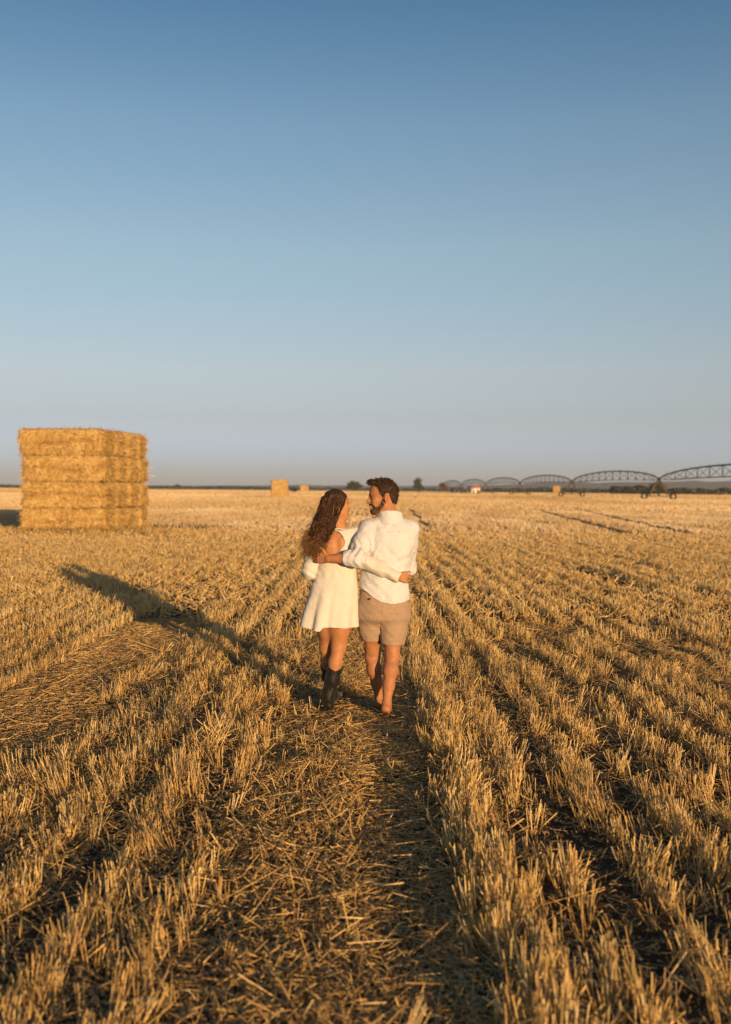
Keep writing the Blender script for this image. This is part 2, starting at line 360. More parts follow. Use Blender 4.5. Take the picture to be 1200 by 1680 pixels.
def add_litter():
    xs, ys = [], []
    def scatter(n, y0, y1, margin):
        y = np.sqrt(rng.uniform(y0*y0, y1*y1, n)); x = rng.uniform(-1, 1, n)*(.355*y+margin); return x, y
    x, y = scatter(210000, 2.6, 14, 1.3)
    p = .40+.64*open_lane(x, y)-.27*(x > .72)*np.clip((9-y)/3, .3, 1)-.36*furrow(x, y)
    ok = rng.random(len(x)) < p; x, y = x[ok], y[ok]; n = len(x)
    ln = open_lane(x, y)
    heap = .015+np.where(x < -1.6, .03, .10)*ln*noise2(x*2.2, y*2.2, 61)*np.clip(1.1-np.abs(x-.2)*0-(x > .05)*.75*(x < .5), .2, 1)
    feet = (np.abs(x+.06) < .55) & (y > 7.2) & (y < 8.75); heap = np.where(feet, heap*.25, heap)   # trodden down under their feet
    L = np.clip(rng.gamma(2.2, .032, n), .015, .24)
    el = rng.normal(0, .26, n)*np.where((x > .0) & (x < .45), .5, np.where(x < -1.6, 1.0-.35*ln, 1.0+1.4*ln))*np.where(feet, .3, 1); z = np.maximum(rng.random(n)*heap, np.abs(np.sin(el))*L*.5)+.004
    V, F, t = prisms(x, y, z, rng.uniform(0, 3.14, n), el, L, rng.uniform(.0009, .0026, n), np.clip(rng.normal(.52, .2, n), .05, 1))
    tag(mesh_obj('straw_litter', V, F, M_litter, tint=t), 'loose broken straw strewn on the trodden path and between the near rows', 'straw litter', kind='stuff')
    print('litter', n)
    # long flattened stems on the lanes, lying mostly across and along the track
    x, y = scatter(9000, 2.8, 14, 1.0); ok = rng.random(len(x)) < .05+.42*open_lane(x, y); x, y = x[ok], y[ok]
    bx, by = G(352, 1235); x = np.r_[x, bx+rng.normal(0, .05, 46)]; y = np.r_[y, by+rng.normal(0, .05, 46)]; n = len(x)
    L = rng.gamma(5, .036, n).clip(.07, .36); el = rng.normal(.05, .2, n)
    L[-46:] = rng.uniform(.2, .36, 46); el[-46:] = rng.uniform(.2, 1.2, 46)   # a bundle of long stems caught beside the path
    V, F, t = prisms(x, y, np.abs(np.sin(el))*L*.5+rng.uniform(.01, .04, n), rng.uniform(0, 6.28, n), el, L, rng.uniform(.0016, .0032, n), np.clip(rng.normal(.68, .15, n), .1, 1))
    tag(mesh_obj('straw_stems', V, F, M_litter, tint=t), 'long flattened straw stems lying on the trodden path', 'straw stems', kind='stuff')
    x, y = scatter(120000, 14, 42, 2.0); ok = (rng.random(len(x)) < .40+.6*open_lane(x, y)) & ~in_bale(x, y); x, y = x[ok], y[ok]; n = len(x)
    L = rng.uniform(.06, .26, n); el = rng.normal(.05, .5, n)
    V, F, t = prisms(x, y, np.abs(np.sin(el))*L*.5+rng.uniform(.005, .05, n), rng.uniform(0, 3.14, n), el, L, rng.uniform(.003, .006, n)*(.6+y/30), np.clip(rng.normal(.70, .17, n), .05, 1))
    tag(mesh_obj('straw_litter', V, F, M_litter, tint=t), 'loose straw strewn between rows farther up the field', 'straw litter', kind='stuff')
def curls(x, y, z, a, L, w, rise, bend, tint):
    """thin curled straps: four cross-sections along a bent line"""
    n = len(x); V = []
    for s in (-.5, -.17, .17, .5):
        aa = a+bend*s; cx, cy = x+np.cos(aa)*L*s, y+np.sin(aa)*L*s
        zz = np.maximum(z+rise*(.25-s*s)*4*.5+L*s*.12*np.sin(bend*3), .003)
        px, py = -np.sin(aa)*w, np.cos(aa)*w; tw = w*.8*np.sin(bend*4+s*5)
        V += [np.stack([cx-px, cy-py, zz-tw*.5], -1), np.stack([cx+px, cy+py, zz+tw*.5+.001], -1)]
    V = np.stack(V, 1).reshape(-1, 3); b = (np.arange(n)*8)[:, None]
    return V, [np.concatenate([b+np.array([q, q+1, q+3, q+2]) for q in (0, 2, 4)])], np.repeat(tint, 8)
def add_chaff():
    n = 210000; y = 2.6+9.4*rng.random(n)**1.35; x = rng.uniform(-1, 1, n)*(.355*y+1.3)
    ok = rng.random(n) < .52+.48*open_lane(x, y)-.34*(x > .72)*np.clip((9-y)/3, .3, 1)-.45*furrow(x, y)-.25*np.clip((x-.02)/.1, 0, 1)*np.clip((.4-x)/.1, 0, 1); x, y = x[ok], y[ok]; n = len(x)
    L = rng.gamma(2.0, .018, n).clip(.008, .13)
    V, F, t = curls(x, y, rng.random(n)*.022+.003, rng.uniform(0, 6.28, n), L, rng.uniform(.0007, .0030, n), rng.random(n)**2*L*.9, rng.normal(0, 1.3, n), np.clip(rng.normal(.48, .22, n), .02, 1))
    tag(mesh_obj('chaff', V, F, M_litter, tint=t), 'fine curled chaff and leaf scraps covering the soil of the near field', 'chaff', kind='stuff')
add_stubble(); add_litter(); add_chaff()

# ------------------------------------------------------------------ straw bales
M_bale = tint_mat('baled straw', [(0.0, (0.20, 0.09, 0.02)), (0.3, (0.33, 0.19, 0.052)), (0.65, (0.47, 0.305, 0.10)), (1.0, (0.64, 0.47, 0.20))], 0.6, 0.2, noise=(9, .55))
def bale_mesh(L, D, H, seed, res=0.11, n_fuzz=900, fuzz_w=0.012):
    """a pressed bale about the origin: rough rounded block with a strap groove round it and straw ends standing off"""
    r2 = np.random.default_rng(seed); mb = MB()
    def grid_face(u0, u1, v0, v1, nu, nv, fn):
        U, W = np.meshgrid(np.linspace(u0, u1, nu+1), np.linspace(v0, v1, nv+1), indexing='ij')
        V = fn(U.ravel(), W.ravel()); i, j = np.meshgrid(np.arange(nu), np.arange(nv), indexing='ij'); a = (i*(nv+1)+j).ravel()
        return V, np.c_[a, a+nv+1, a+nv+2, a+1]
    l, d, h = L/2, D/2, H/2
    nl, nd, nh = max(4, int(L/res)), max(4, int(D/res)), max(4, int(H/res))
    o = lambda u, c: np.full_like(u, c)
    faces = [grid_face(-l, l, -h, h, nl, nh, lambda u, v: np.c_[u, o(u, -d), v]),
             grid_face(l, -l, -h, h, nl, nh, lambda u, v: np.c_[u, o(u, d), v]),
             grid_face(-d, d, -h, h, nd, nh, lambda u, v: np.c_[o(u, l), u, v]),
             grid_face(d, -d, -h, h, nd, nh, lambda u, v: np.c_[o(u, -l), u, v]),
             grid_face(-l, l, -d, d, nl, nd, lambda u, v: np.c_[u, v, o(u, h)]),
             grid_face(-l, l, d, -d, nl, nd, lambda u, v: np.c_[u, v, o(u, -h)])]
    def shape(V):
        a = np.abs(V)/np.array([l, d, h]); p = 10
        q = (a**p).sum(1)**(1/p); V = V/q[:, None]
        s = seed*3.7
        nx = noise2(V[:, 0]*2.3+s, V[:, 2]*2.9+V[:, 1]*2.1, 71)-.5; nf = noise2(V[:, 0]*7+V[:, 1]*6+s, V[:, 2]*8, 72)-.5
        groove = np.exp(-((V[:, 2]-0.04*np.sin(V[:, 0]*2+s))/(0.055))**2)*0.07*(0.5+noise2(V[:, 0]*1.7+s, V[:, 1]*2, 73))
        k = 1+(nx*0.09+nf*0.06-groove)/np.array([d])
        V = V*np.c_[1+(k-1)*d/l*.6, k, 1+(k-1)*.40]
        return V, np.clip(.55+nf*.5+nx*.3-groove*5, 0, 1)  # groove and hollows get a darker tint, shade painted into the straw colour
    for V, q in faces:
        V, t = shape(V); mb.add(V, [q], t)
    # straw ends on the four sides and the top
    area = np.array([L*H, L*H, D*H, D*H, L*D]); pick = r2.choice(5, n_fuzz, p=area/area.sum())
    u, v = r2.uniform(-1, 1, n_fuzz), r2.uniform(-1, 1, n_fuzz)
    B = np.zeros((n_fuzz, 3)); N = np.zeros((n_fuzz, 3))
    for f, (ax, sg) in enumerate([(1, -1), (1, 1), (0, 1), (0, -1), (2, 1)]):
        m = pick == f
        oth = [i for i in range(3) if i != ax]; dim = np.array([l, d, h])
        B[m, oth[0]] = u[m]*dim[oth[0]]; B[m, oth[1]] = v[m]*dim[oth[1]]; B[m, ax] = sg*dim[ax]; N[m, ax] = sg
    B, tt = shape(B)
    T = r2.normal(0, 1, (n_fuzz, 3)); T -= N*(T*N).sum(1)[:, None]; T[:, 2] -= .5
    T /= np.linalg.norm(T, axis=1)[:, None]+1e-6
    Ln = r2.gamma(2.0, .060, n_fuzz).clip(.03, .36)*1.0; out = r2.uniform(.1, .75, n_fuzz); out[(pick == 2)] = r2.uniform(.35, 1.0, (pick == 2).sum())
    tip = B+T*(Ln*(1-out*.4))[:, None]+N*(Ln*out*.7)[:, None]
    S = np.cross(T, N); S /= np.linalg.norm(S, axis=1)[:, None]+1e-6; w = r2.uniform(.5, 1.5, n_fuzz)*fuzz_w
    B = B-N*.02
    V = np.stack([B-S*w[:, None], B+S*w[:, None], tip+S*w[:, None]*.6, tip-S*w[:, None]*.6], 1).reshape(-1, 3)
    mb.add(V, [(np.arange(n_fuzz)*4)[:, None]+np.arange(4)[None]], np.repeat(np.clip(r2.normal(.60, .27, n_fuzz), 0, 1), 4))
    return mb
def bale(name, mb, loc, rz, label, group, cat='straw bale'):
    o = mb.build(name, M_bale); o.location = loc; o.rotation_euler = (0, 0, rz)
    return tag(o, label, cat, group)
# the large stack: four courses, four bales deep, their ends on its right side
BL, BD, BH = 3.24, 1.08, 0.972
c0 = np.array([-9.46, 38.6]); ang = R(-8.0)
ex, ey = np.array([math.cos(ang), math.sin(ang)]), np.array([-math.sin(ang), math.cos(ang)])
course = ['bottom', 'second', 'third', 'top']; deepn = ['front', 'second', 'third', 'rear']
course_txt = ['lowest bale', 'bale above the lowest', 'bale below the topmost', 'topmost bale']
depth_txt = ['at the front of the large straw stack, long side showing', 'in the second column of the large straw stack',
             'in the third column of the large straw stack', 'in the rearmost column of the large straw stack']
jit_x = [[0.04, -0.08, 0.10, 0.02], [-0.07, 0.05, -0.12, 0.04], [0.10, -0.03, 0.16, -0.06], [-0.16, -0.02, -0.20, -0.10]]
for k in range(4):
    for j in range(4):
        mb = bale_mesh(BL+[.0, .04, -.02, .07][(k+j) % 4], BD*0.99, BH*(1.0 if k < 3 else 1.0), 10+k*4+j, 0.10, 11000 if j == 0 else 5500, .0075)
        c = c0 - ex*(BL/2) + ey*(BD*(j+.5)) + ex*(0.0+[0, .03, .0, -.03][k]+[.0, .04, .09, .13][j])
        bale('straw_bale', mb, (c[0], c[1], BH*(k+.5)*0.985), ang+rng.normal(0, .012), course_txt[k]+' '+depth_txt[j], 'bales of the large straw stack')
# loose straw round its foot
def straw_apron():
    n = 9000; u = rng.random(n); side = rng.random(n) < .45
    d = np.abs(rng.normal(0, .38, n))
    lx = np.where(side, -BL*rng.random(n), d); ly = np.where(side, -d, BD*4*rng.random(n))
    far = rng.random(n) < .25
    lx = np.where(far, rng.uniform(-BL, 2.6, n), lx); ly = np.where(far, rng.uniform(-2.2, .4, n), ly)
    d = np.maximum(np.maximum(lx, 0), np.maximum(-ly, 0))
    inside = (lx < 0) & (ly > 0); lx, ly, d = lx[~inside], ly[~inside], d[~inside]; n = len(lx)
    x = c0[0]+ex[0]*lx+ey[0]*ly; y = c0[1]+ex[1]*lx+ey[1]*ly
    L = rng.uniform(.08, .32, n); el = rng.normal(.2, .4, n)
    z = np.abs(np.sin(el))*L*.5+rng.random(n)*np.clip(.34-d*1.1, .04, 1)*.5
    V, F, t = prisms(x, y, z, rng.uniform(0, 3.14, n), el, L, rng.uniform(.006, .014, n), np.clip(rng.normal(.6, .18, n), 0, 1))
    tag(mesh_obj('straw_litter', V, F, M_bale, tint=t), 'loose golden straw fallen around the foot of the large stack', 'straw litter', kind='stuff')
straw_apron()
# far stacks: every bale is a thing
def far_stack(px0, px1, py_top, py_base, courses, cols, rows, who, group, fuzz=240, rz=0.06):
    a = G((px0+px1)/2, py_base); y = a[1]; s = y/FPX
    W, H = (px1-px0)*s, (py_base-py_top)*s; bh = H/courses; bl = W/cols; bd = min(1.3, bl)*1.0
    n = 0
    for k in range(courses):
        for i in range(cols):
            for j in range(rows):
                mb = bale_mesh(bl*.995, bd*.99, bh, 200+int(px0)+k*7+i*3+j, .3, fuzz, .03)
                cx = -W/2+bl*(i+.5)+rng.normal(0, .03); cy = bd*(j+.5)
                loc = (a[0]+cx*math.cos(rz)-cy*math.sin(rz), y+cx*math.sin(rz)+cy*math.cos(rz), bh*(k+.5))
                bale('straw_bale', mb, loc, rz+rng.normal(0, .02), who(k, i, j), group)
lv4 = ['lowest bale', 'bale second from the ground', 'bale second from the top', 'topmost bale']
far_stack(444.5, 473, 787, 816.0, 4, 1, 1, lambda k, i, j: lv4[k]+' of the square stack left of the dark bush', 'bales of the square stack left of the couple')
lv3 = ['lowest bale', 'middle bale', 'topmost bale']
far_stack(492, 506.5, 796.5, 807.2, 3, 1, 1, lambda k, i, j: lv3[k]+' of the small far stack just right of a dark bush', 'bales of the small far stack')
far_stack(907, 919, 797, 811.6, 3, 1, 1, lambda k, i, j: lv3[k]+' of the stack under the irrigation pipe, a tower on each side', 'bales of the stack under the pipe', rz=-.25)
pos = ['left bale', 'middle bale', 'right bale']
far_stack(1122, 1150, 803.5, 810.6, 1, 3, 1, lambda k, i, j: pos[i]+' of the low bale row right of the nearest irrigation tower', 'bales of the low far row')

# ------------------------------------------------------------------ centre pivot irrigator
M_galv = mat('galvanised pipe', (0.045, 0.047, 0.042), .6, .3, .1)
M_frame = mat('weathered tower steel', (0.11, 0.08, 0.045), .65, .3, .1)
M_tyre = mat('tyre rubber', (0.022, 0.021, 0.02), .85, .2)
M_rim = mat('dusty rim', (0.28, 0.22, 0.14), .6, .3, .2)
def irrigator():
    # tower k stands at T(k); fitted to the tower tops in the photo
    D0, C = 226.0, .341
    X0 = 481/FPX*D0; dX = -27.7/FPX*D0; dY = C*D0
    T = lambda k: np.array([X0+dX*k, D0+dY*k, 0.0])
    root = empty('centre_pivot_irrigator', tuple(T(0)), 0, 'long grey pivot irrigator with arched truss spans on wheeled towers', 'irrigator')
    u = (T(1)-T(0)); span = np.linalg.norm(u); u = u/span; side = np.array([-u[1], u[0], 0])*-1   # +side to the right of the picture
    HT = 4.35
    for k in range(-1, 5):                       # spans
        a, b = T(k)+[0, 0, HT], T(k+1)+[0, 0, HT]
        n = 25; s = np.linspace(0, 1, n); pts = a+(b-a)*s[:, None]; pts[:, 2] += 2.2*(1-(2*s-1)**2)**.62
        mb = MB(); mb.tube(pts, .155, 8); mb_pipe = mb
        tr = MB(); lo = {}
        ns = 11; ss = np.linspace(.09, .91, ns)
        for sg in (-1, 1):
            low = []
            for q in ss:
                p = a+(b-a)*q; p = p+side*sg*1.05; p[2] = HT-0.35+0.45*(1-(2*q-1)**2); low.append(p)
            lo[sg] = low; tr.tube([a+[0, 0, -.05]]+low+[b+[0, 0, -.05]],   .05, 5)
            for q, p in zip(ss, low):
                for dq in (-.041, .041):
                    qq = q+dq; top = a+(b-a)*qq; top[2] += 2.2*(1-(2*qq-1)**2)**.62
                    tr.tube([p, top], .055, 4)
        for p, q in zip(lo[-1], lo[1]): tr.tube([p, q], .03, 4)
        tr.build('truss', M_galv, root)
        sp = mb_pipe
        for q in np.linspace(.06, .94, 15):
            top = a+(b-a)*q; top[2] += 2.2*(1-(2*q-1)**2)**.62
            sp.tube([top, top+np.array([0, 0, .42])], .03, 4); sp.tube([top+np.array([0, 0, .40]), top+side*.22+np.array([0, 0, .36])], .025, 4)
        mb_pipe.build('span_pipe', M_galv, root, True)

    for k in range(0, 6):                         # towers
        c = T(k); tw = empty('tower', tuple(c-T(0))); tw.parent = root
        W = 2.75
        for sg in (-1, 1):
            leg = MB()
            foot = c+side*sg*W*.78+np.array([0, 0, .95])
            for t2 in (-.5, .5): leg.tube([c+u*t2*.35+[0, 0, HT-.02], foot+u*t2*1.3], .12, 6)
            leg.tube([(c+side*sg*W*.33+[0, 0, 2.9])-u*.33, (c+side*sg*W*.33+[0, 0, 2.9])+u*.33], .05, 4)
            leg.build('leg', M_frame, tw)
            wc = c+side*sg*(W+.35)+np.array([0, 0, .70])
            ty = MB(); ty.lathe([(.40, -.13), (.62, -.17), (.72, -.11), (.74, 0), (.72, .11), (.62, .17), (.40, .13), (.40, -.13)], wc, u, 22)
            for q in range(16):
                th = q*math.pi/8; dv = side*math.cos(th)+np.array([0, 0, 1])*math.sin(th); tg = -side*math.sin(th)+np.array([0, 0, 1])*math.cos(th)
                ty.tube([wc+dv*.735-u*.14+tg*.05, wc+dv*.745-tg*.05, wc+dv*.735+u*.14+tg*.05], .035, 4)
            rm = MB(); rm.lathe([(0, -.03), (.12, -.06), (.30, -.02), (.41, -.11), (.41, .11), (.30, .02), (.12, .06), (0, .03)], wc, u, 18)
            ty.build('wheel', M_tyre, tw, True); rm.build('wheel_rim', M_rim, tw, True)
        bm = MB(); bm.tube([c-side*(W+.3)+[0, 0, .78], c+side*(W+.3)+[0, 0, .78]], .11, 6)
        bm.box(c+[0, 0, .98], (.5, .3, .32)); bm.build('base_beam', M_frame, tw)
        bx = MB(); bx.box(c+[0, 0, HT+.1], (.35, .3, .5), math.atan2(u[1], u[0])); bx.build('control_box', M_galv, tw)
irrigator()

# ------------------------------------------------------------------ trees, hedges, buildings, hills
M_leaf = tint_mat('dusty green leaf', [(0, (0.018, 0.022, 0.010)), (.5, (0.055, 0.062, 0.028)), (1, (0.13, 0.125, 0.055))], .6, .2)
M_leaf_dry = tint_mat('browning leaf', [(0, (0.05, 0.03, 0.015)), (.5, (0.14, 0.085, 0.04)), (1, (0.24, 0.16, 0.08))], .6, .2)
M_bark = mat('grey bark', (0.09, 0.07, 0.05), .9, .1)
def leaf_cloud(c, rx, ry, rz_, n, size, seed, lumps=26, flat=0.0):
    r2 = np.random.default_rng(seed)
    L = r2.normal(0, 1, (lumps, 3)); L /= np.linalg.norm(L, axis=1)[:, None]; L *= r2.uniform(.25, .78, (lumps, 1))
    rad = r2.uniform(.26, .44, lumps); i = r2.integers(0, lumps, n)
    d = r2.normal(0, 1, (n, 3)); d /= np.linalg.norm(d, axis=1)[:, None]
    p = L[i]+d*rad[i][:, None]*r2.uniform(.4, 1.0, (n, 1))
    if flat: p[:, 2] = np.maximum(p[:, 2], -flat)
    p = p*np.array([rx, ry, rz_])+np.array(c)
    a = r2.normal(0, 1, (n, 3)); a /= np.linalg.norm(a, axis=1)[:, None]; b = np.cross(a, r2.normal(0, 1, (n, 3))); b /= np.linalg.norm(b, axis=1)[:, None]
    s = size*r2.uniform(.6, 1.3, (n, 1)); V = np.stack([p-a*s, p+b*s*.6, p+a*s, p-b*s*.6], 1).reshape(-1, 3)
    t = np.clip(r2.uniform(.2, .75, lumps)[i]+r2.normal(0, .15, n), 0, 1)
    return V, (np.arange(n)*4)[:, None]+np.arange(4)[None], np.repeat(t, 4)
def tree(px0, px1, py_top, py_base, Y, label, m=M_leaf, n=2600, seed=1, trunk=.22, cat='tree', name='tree', flat=0.0):
    """stands on the ground at depth Y; height and spread from the photo"""
    s = Y/FPX; cx = P((px0+px1)/2, 803, Y)[0]; hor = 802+((px0+px1)/2-600)*math.tan(ROLL)
    H = CAM_H+(hor-py_top)*s; W = (px1-px0)*s
    root = empty(name, (cx, Y, 0), 0, label, cat)
    z0 = H*trunk; c = (cx, Y, (H+z0)/2)
    V, q, t = leaf_cloud(c, W/2*1.12, W/2, (H-z0)/2*1.12, n, max(W, H)*.035, seed, flat=flat)
    V[:, 2] = np.maximum(V[:, 2], .05)
    mesh_obj('crown', V, [q], m, root, tint=t)
    mb = MB(); r2 = np.random.default_rng(seed+90); tr = max(.12, H*.032)
    mb.tube([(cx, Y, -.1), (cx+.02*W, Y, z0*.6), (cx, Y, z0), (cx+.03*W, Y, H*.72)], [tr*1.3, tr, tr*.85, tr*.25], 7)
    for q in range(6):
        an = r2.uniform(0, 6.28); zz = z0*r2.uniform(.85, 1.3)
        mb.tube([(cx, Y, zz), (cx+math.cos(an)*W*.16, Y+math.sin(an)*W*.16, zz+H*.16), (cx+math.cos(an)*W*.30, Y+math.sin(an)*W*.3, zz+H*.3)], [tr*.5, tr*.35, tr*.1], 5)
    mb.build('trunk', M_bark, root)
    return root
tree(569, 594, 788.5, 0, 640, 'broad domed dark tree on the horizon left of the man', n=3600, seed=3, trunk=.1, flat=.75)
tree(678, 697, 785, 0, 620, 'round dark tree on the horizon right of the man', n=3600, seed=5, trunk=.14)
tree(719, 738, 790, 0, 640, 'browning tree at the far end of the irrigator', M_leaf_dry, 2400, 7, .2)
tree(1061, 1100, 792.5, 0, 480, 'wide bushy tree behind the nearest irrigation tower', n=3600, seed=9, trunk=.05, flat=.8)
tree(476, 491, 799.5, 0, 420, 'low dark bush between two far straw stacks', n=1500, seed=11, trunk=.03, cat='bush', name='bush', flat=.8)
tree(286, 296, 793.5, 0, 900, 'lone small tree on the horizon right of the large stack', n=900, seed=13, trunk=.3)
tree(659, 668, 799.5, 0, 900, 'tiny far shrub left of the round horizon tree', n=700, seed=14, trunk=.1, cat='bush', name='bush')
tree(706, 716, 799.5, 0, 800, 'small low shrub right of the round horizon tree', n=700, seed=15, trunk=.1, cat='bush', name='bush')
def treeline(px0, px1, top, Y, seed, label, n=5200, m=M_leaf):
    r2 = np.random.default_rng(seed); V, q, t = [], [], []
    s = Y/FPX; px = r2.uniform(px0, px1, n); x = np.array([P(p, 803, Y)[0] for p in (px0, px1)]); x = x[0]+(px-px0)/(px1-px0)*(x[1]-x[0])
    hmax = CAM_H+top*s; prof = hmax*(.55+.75*noise2(px*.10, px*0, seed)*.6+.3*noise2(px*.4, px*0, seed+1))
    z = np.sqrt(r2.random(n))*prof; y = Y+r2.normal(0, 3, n)
    sz = hmax*.16*r2.uniform(.6, 1.5, n)
    a = r2.normal(0, 1, (n, 3)); a /= np.linalg.norm(a, axis=1)[:, None]; b = np.cross(a, r2.normal(0, 1, (n, 3))); b /= np.linalg.norm(b, axis=1)[:, None]
    p = np.stack([x, y, np.maximum(z, .1)], -1); a = a*np.array([2.2, 2, 1.0])
    V = np.stack([p-a*sz[:, None], p+b*sz[:, None], p+a*sz[:, None], p-b*sz[:, None]], 1).reshape(-1, 3)
    o = mesh_obj('tree_belt', V, [(np.arange(n)*4)[:, None]+np.arange(4)[None]], m, tint=np.repeat(np.clip(r2.normal(.42, .18, n)+.3*(noise2(px*.15, px*0, seed+2)-.5), 0, 1), 4))
    return tag(o, label, 'tree belt', kind='stuff')
treeline(-60, 470, 2.0, 1000, 31, 'thin dark belt of far trees left of the couple')
treeline(470, 800, 1.4, 1100, 32, 'thin far tree belt behind the couple')
treeline(800, 1010, 3.4, 800, 33, 'low far hedge below the irrigator')
treeline(1005, 1065, 7.0, 620, 34, 'taller dark hedge left of the nearest irrigation tower', 4200)
treeline(1095, 1290, 4.6, 640, 35, 'long dark hedge right of the nearest irrigation tower')
# farm buildings at the far end of the field
M_white = mat('whitewashed wall', (0.70, 0.64, 0.55), .85, .2)
M_cream = mat('cream wall', (0.55, 0.44, 0.30), .85, .2)
M_tile = mat('orange roof tile', (0.50, 0.20, 0.10), .8, .2)
M_greyroof = mat('grey sheet roof', (0.40, 0.38, 0.35), .6, .3)
M_dark = mat('dark opening', (0.03, 0.03, 0.03), .6, .3)
M_truck = mat('dark tarpaulin', (0.035, 0.035, 0.04), .7, .3)
def house(px0, px1, top, eave, Y, dep, wm, rmat, label, cat='farm building', rz=0.12, doors=2):
    s = Y/FPX; pc = (px0+px1)/2; cx = P(pc, 803, Y)[0]; hor = 802+(pc-600)*math.tan(ROLL)
    W = (px1-px0)*s; He = CAM_H+(hor-eave)*s; H = CAM_H+(hor-top)*s
    root = empty('farm_building', (cx, Y, 0), 0, label, cat)
    ca, sa = math.cos(rz), math.sin(rz)
    tr = lambda v: np.c_[np.array(v)[:, 0]*ca-np.array(v)[:, 1]*sa+cx, np.array(v)[:, 0]*sa+np.array(v)[:, 1]*ca+Y, np.array(v)[:, 2]]
    w, d = W/2, dep/2
    wl_ = MB(); wl_.add(tr([(-w, -d, -.1), (w, -d, -.1), (w, d, -.1), (-w, d, -.1), (-w, -d, He), (w, -d, He), (w, d, He), (-w, d, He), (-w, 0, H-.1), (w, 0, H-.1)]),
           [[[0, 1, 5, 4], [2, 3, 7, 6]], [[1, 2, 6, 9, 5], [3, 0, 4, 8, 7]]]); wl_.build('wall', wm, root)
    e = .35; rf = MB()
    rf.add(tr([(-w-e, -d-e, He-.15), (w+e, -d-e, He-.15), (w+e, 0, H), (-w-e, 0, H), (-w-e, d+e, He-.15), (w+e, d+e, He-.15),
               (-w-e, -d-e, He), (w+e, -d-e, He), (w+e, 0, H+.16), (-w-e, 0, H+.16), (-w-e, d+e, He), (w+e, d+e, He)]),
           [[[0, 3, 2, 1], [3, 4, 5, 2], [6, 7, 8, 9], [9, 8, 11, 10], [0, 1, 7, 6], [5, 4, 10, 11]], [[1, 2, 8, 7], [2, 5, 11, 8], [3, 0, 6, 9], [4, 3, 9, 10]]]); rf.build('roof', rmat, root)
    for i in range(doors):
        q = (i+.5)/doors*2-1; hh = He*(.62 if i == 0 else .35)
        mb = MB(); mb.box((0, 0, 0), (min(1.6, W*.14), .08, hh)); V = mb.V[0]+np.array([q*w*.8, -d-.03, hh/2 if i == 0 else He*.55]); mb.V[0] = tr(V)
        mb.build('door' if i == 0 else 'window', M_dark, root)
house(770.5, 785, 797.3, 801.0, 560, 9, M_white, M_tile, 'white farmhouse with an orange tiled roof beyond the irrigator')
house(757, 770, 799.5, 801.3, 575, 8, M_cream, M_greyroof, 'low cream farm shed left of the orange roofed house')
house(940, 946, 801.0, 802.6, 820, 6, M_white, M_greyroof, 'tiny white building below the second irrigator span')
house(994, 1000, 801.3, 803.0, 820, 7, M_white, M_greyroof, 'tiny white building left of the taller dark hedge')
def trailer(px0, px1, top, Y):
    s = Y/FPX; pc = (px0+px1)/2; cx = P(pc, 803, Y)[0]; hor = 802+(pc-600)*math.tan(ROLL); W = (px1-px0)*s; H = CAM_H+(hor-top)*s
    root = empty('farm_trailer', (cx, Y, 0), 0, 'dark covered farm trailer left of the cream shed', 'trailer')
    b = MB(); b.box((cx, Y, H*.58), (W, 2.4, H*.70)); b.build('body', M_truck, root)
    t = MB(); t.tube([(cx-W/2, Y+1.2*math.cos(a), H*.92+.35*math.sin(a)) for a in np.linspace(0, math.pi, 8)], .05, 4)
    t.tube([(cx-W/2, Y, H*.95), (cx+W/2, Y, H*.95)], .3, 6); t.build('cover', M_truck, root)
    for q in (-.32, .32):
        for sg in (-1, 1):
            wh = MB(); wh.lathe([(0, -.14), (.45, -.14), (.5, -.08), (.5, .08), (.45, .14), (0, .14)], (cx+W*q, Y+sg*1.0, .5), (0, 1, 0), 14); wh.build('wheel', M_tyre, root, True)
trailer(740, 751.5, 800.6, 550)
def hills():
    M_hill = mat('wooded hills', (0.05, 0.055, 0.05), .95, .05)
    px = np.linspace(-900, 2100, 240); Y = 3600.0
    env = np.interp(px, [-900, 0, 300, 450, 700, 800, 950, 1080, 1200, 1400, 2100], [3, 1.5, 2.0, 4.5, 5, 9, 14, 17, 19.5, 21, 22])
    top = env*(.80+.3*noise2(px*.012, px*0, 81)+.12*noise2(px*.05, px*0, 82))
    x = (px-600)/FPX*Y; z = CAM_H+top*Y/FPX
    rows = [(-500, -.02), (-250, .45), (0, 1.0), (500, .8), (1100, -.02)]
    V = np.concatenate([np.c_[x*(Y+d)/Y, np.full_like(x, Y+d), z*f*(1+.12*(noise2(px*.03, px*0+d, 83)-.5))-2*(f < 0)] for d, f in rows]); n = len(px)
    i = np.arange(n-1); q = np.concatenate([np.c_[r*n+i, r*n+i+1, (r+1)*n+i+1, (r+1)*n+i] for r in range(len(rows)-1)])
    tag(mesh_obj('hills', V, [q], M_hill, smooth=True), 'low wooded hills far behind the field', 'hills', kind='structure')
hills()
def haze():
    m = bpy.data.materials.new('pale air'); m.use_nodes = True; nt = m.node_tree; nt.nodes.remove(nt.nodes['Principled BSDF'])
    v = nt.nodes.new('ShaderNodeVolumePrincipled'); v.inputs['Color'].default_value = (0.80, 0.84, 0.92, 1); v.inputs['Density'].default_value = HAZE
    v.inputs['Anisotropy'].default_value = 0.0
    nt.links.new(v.outputs[0], nt.nodes['Material Output'].inputs['Volume'])
    mb = MB(); mb.box((0, 1500, 35.5), (12000, 8000, 77)); o = mb.build('haze', m); tag(o, 'thin pale evening haze over the field', 'haze', kind='stuff')
HAZE = 0.00013
haze()

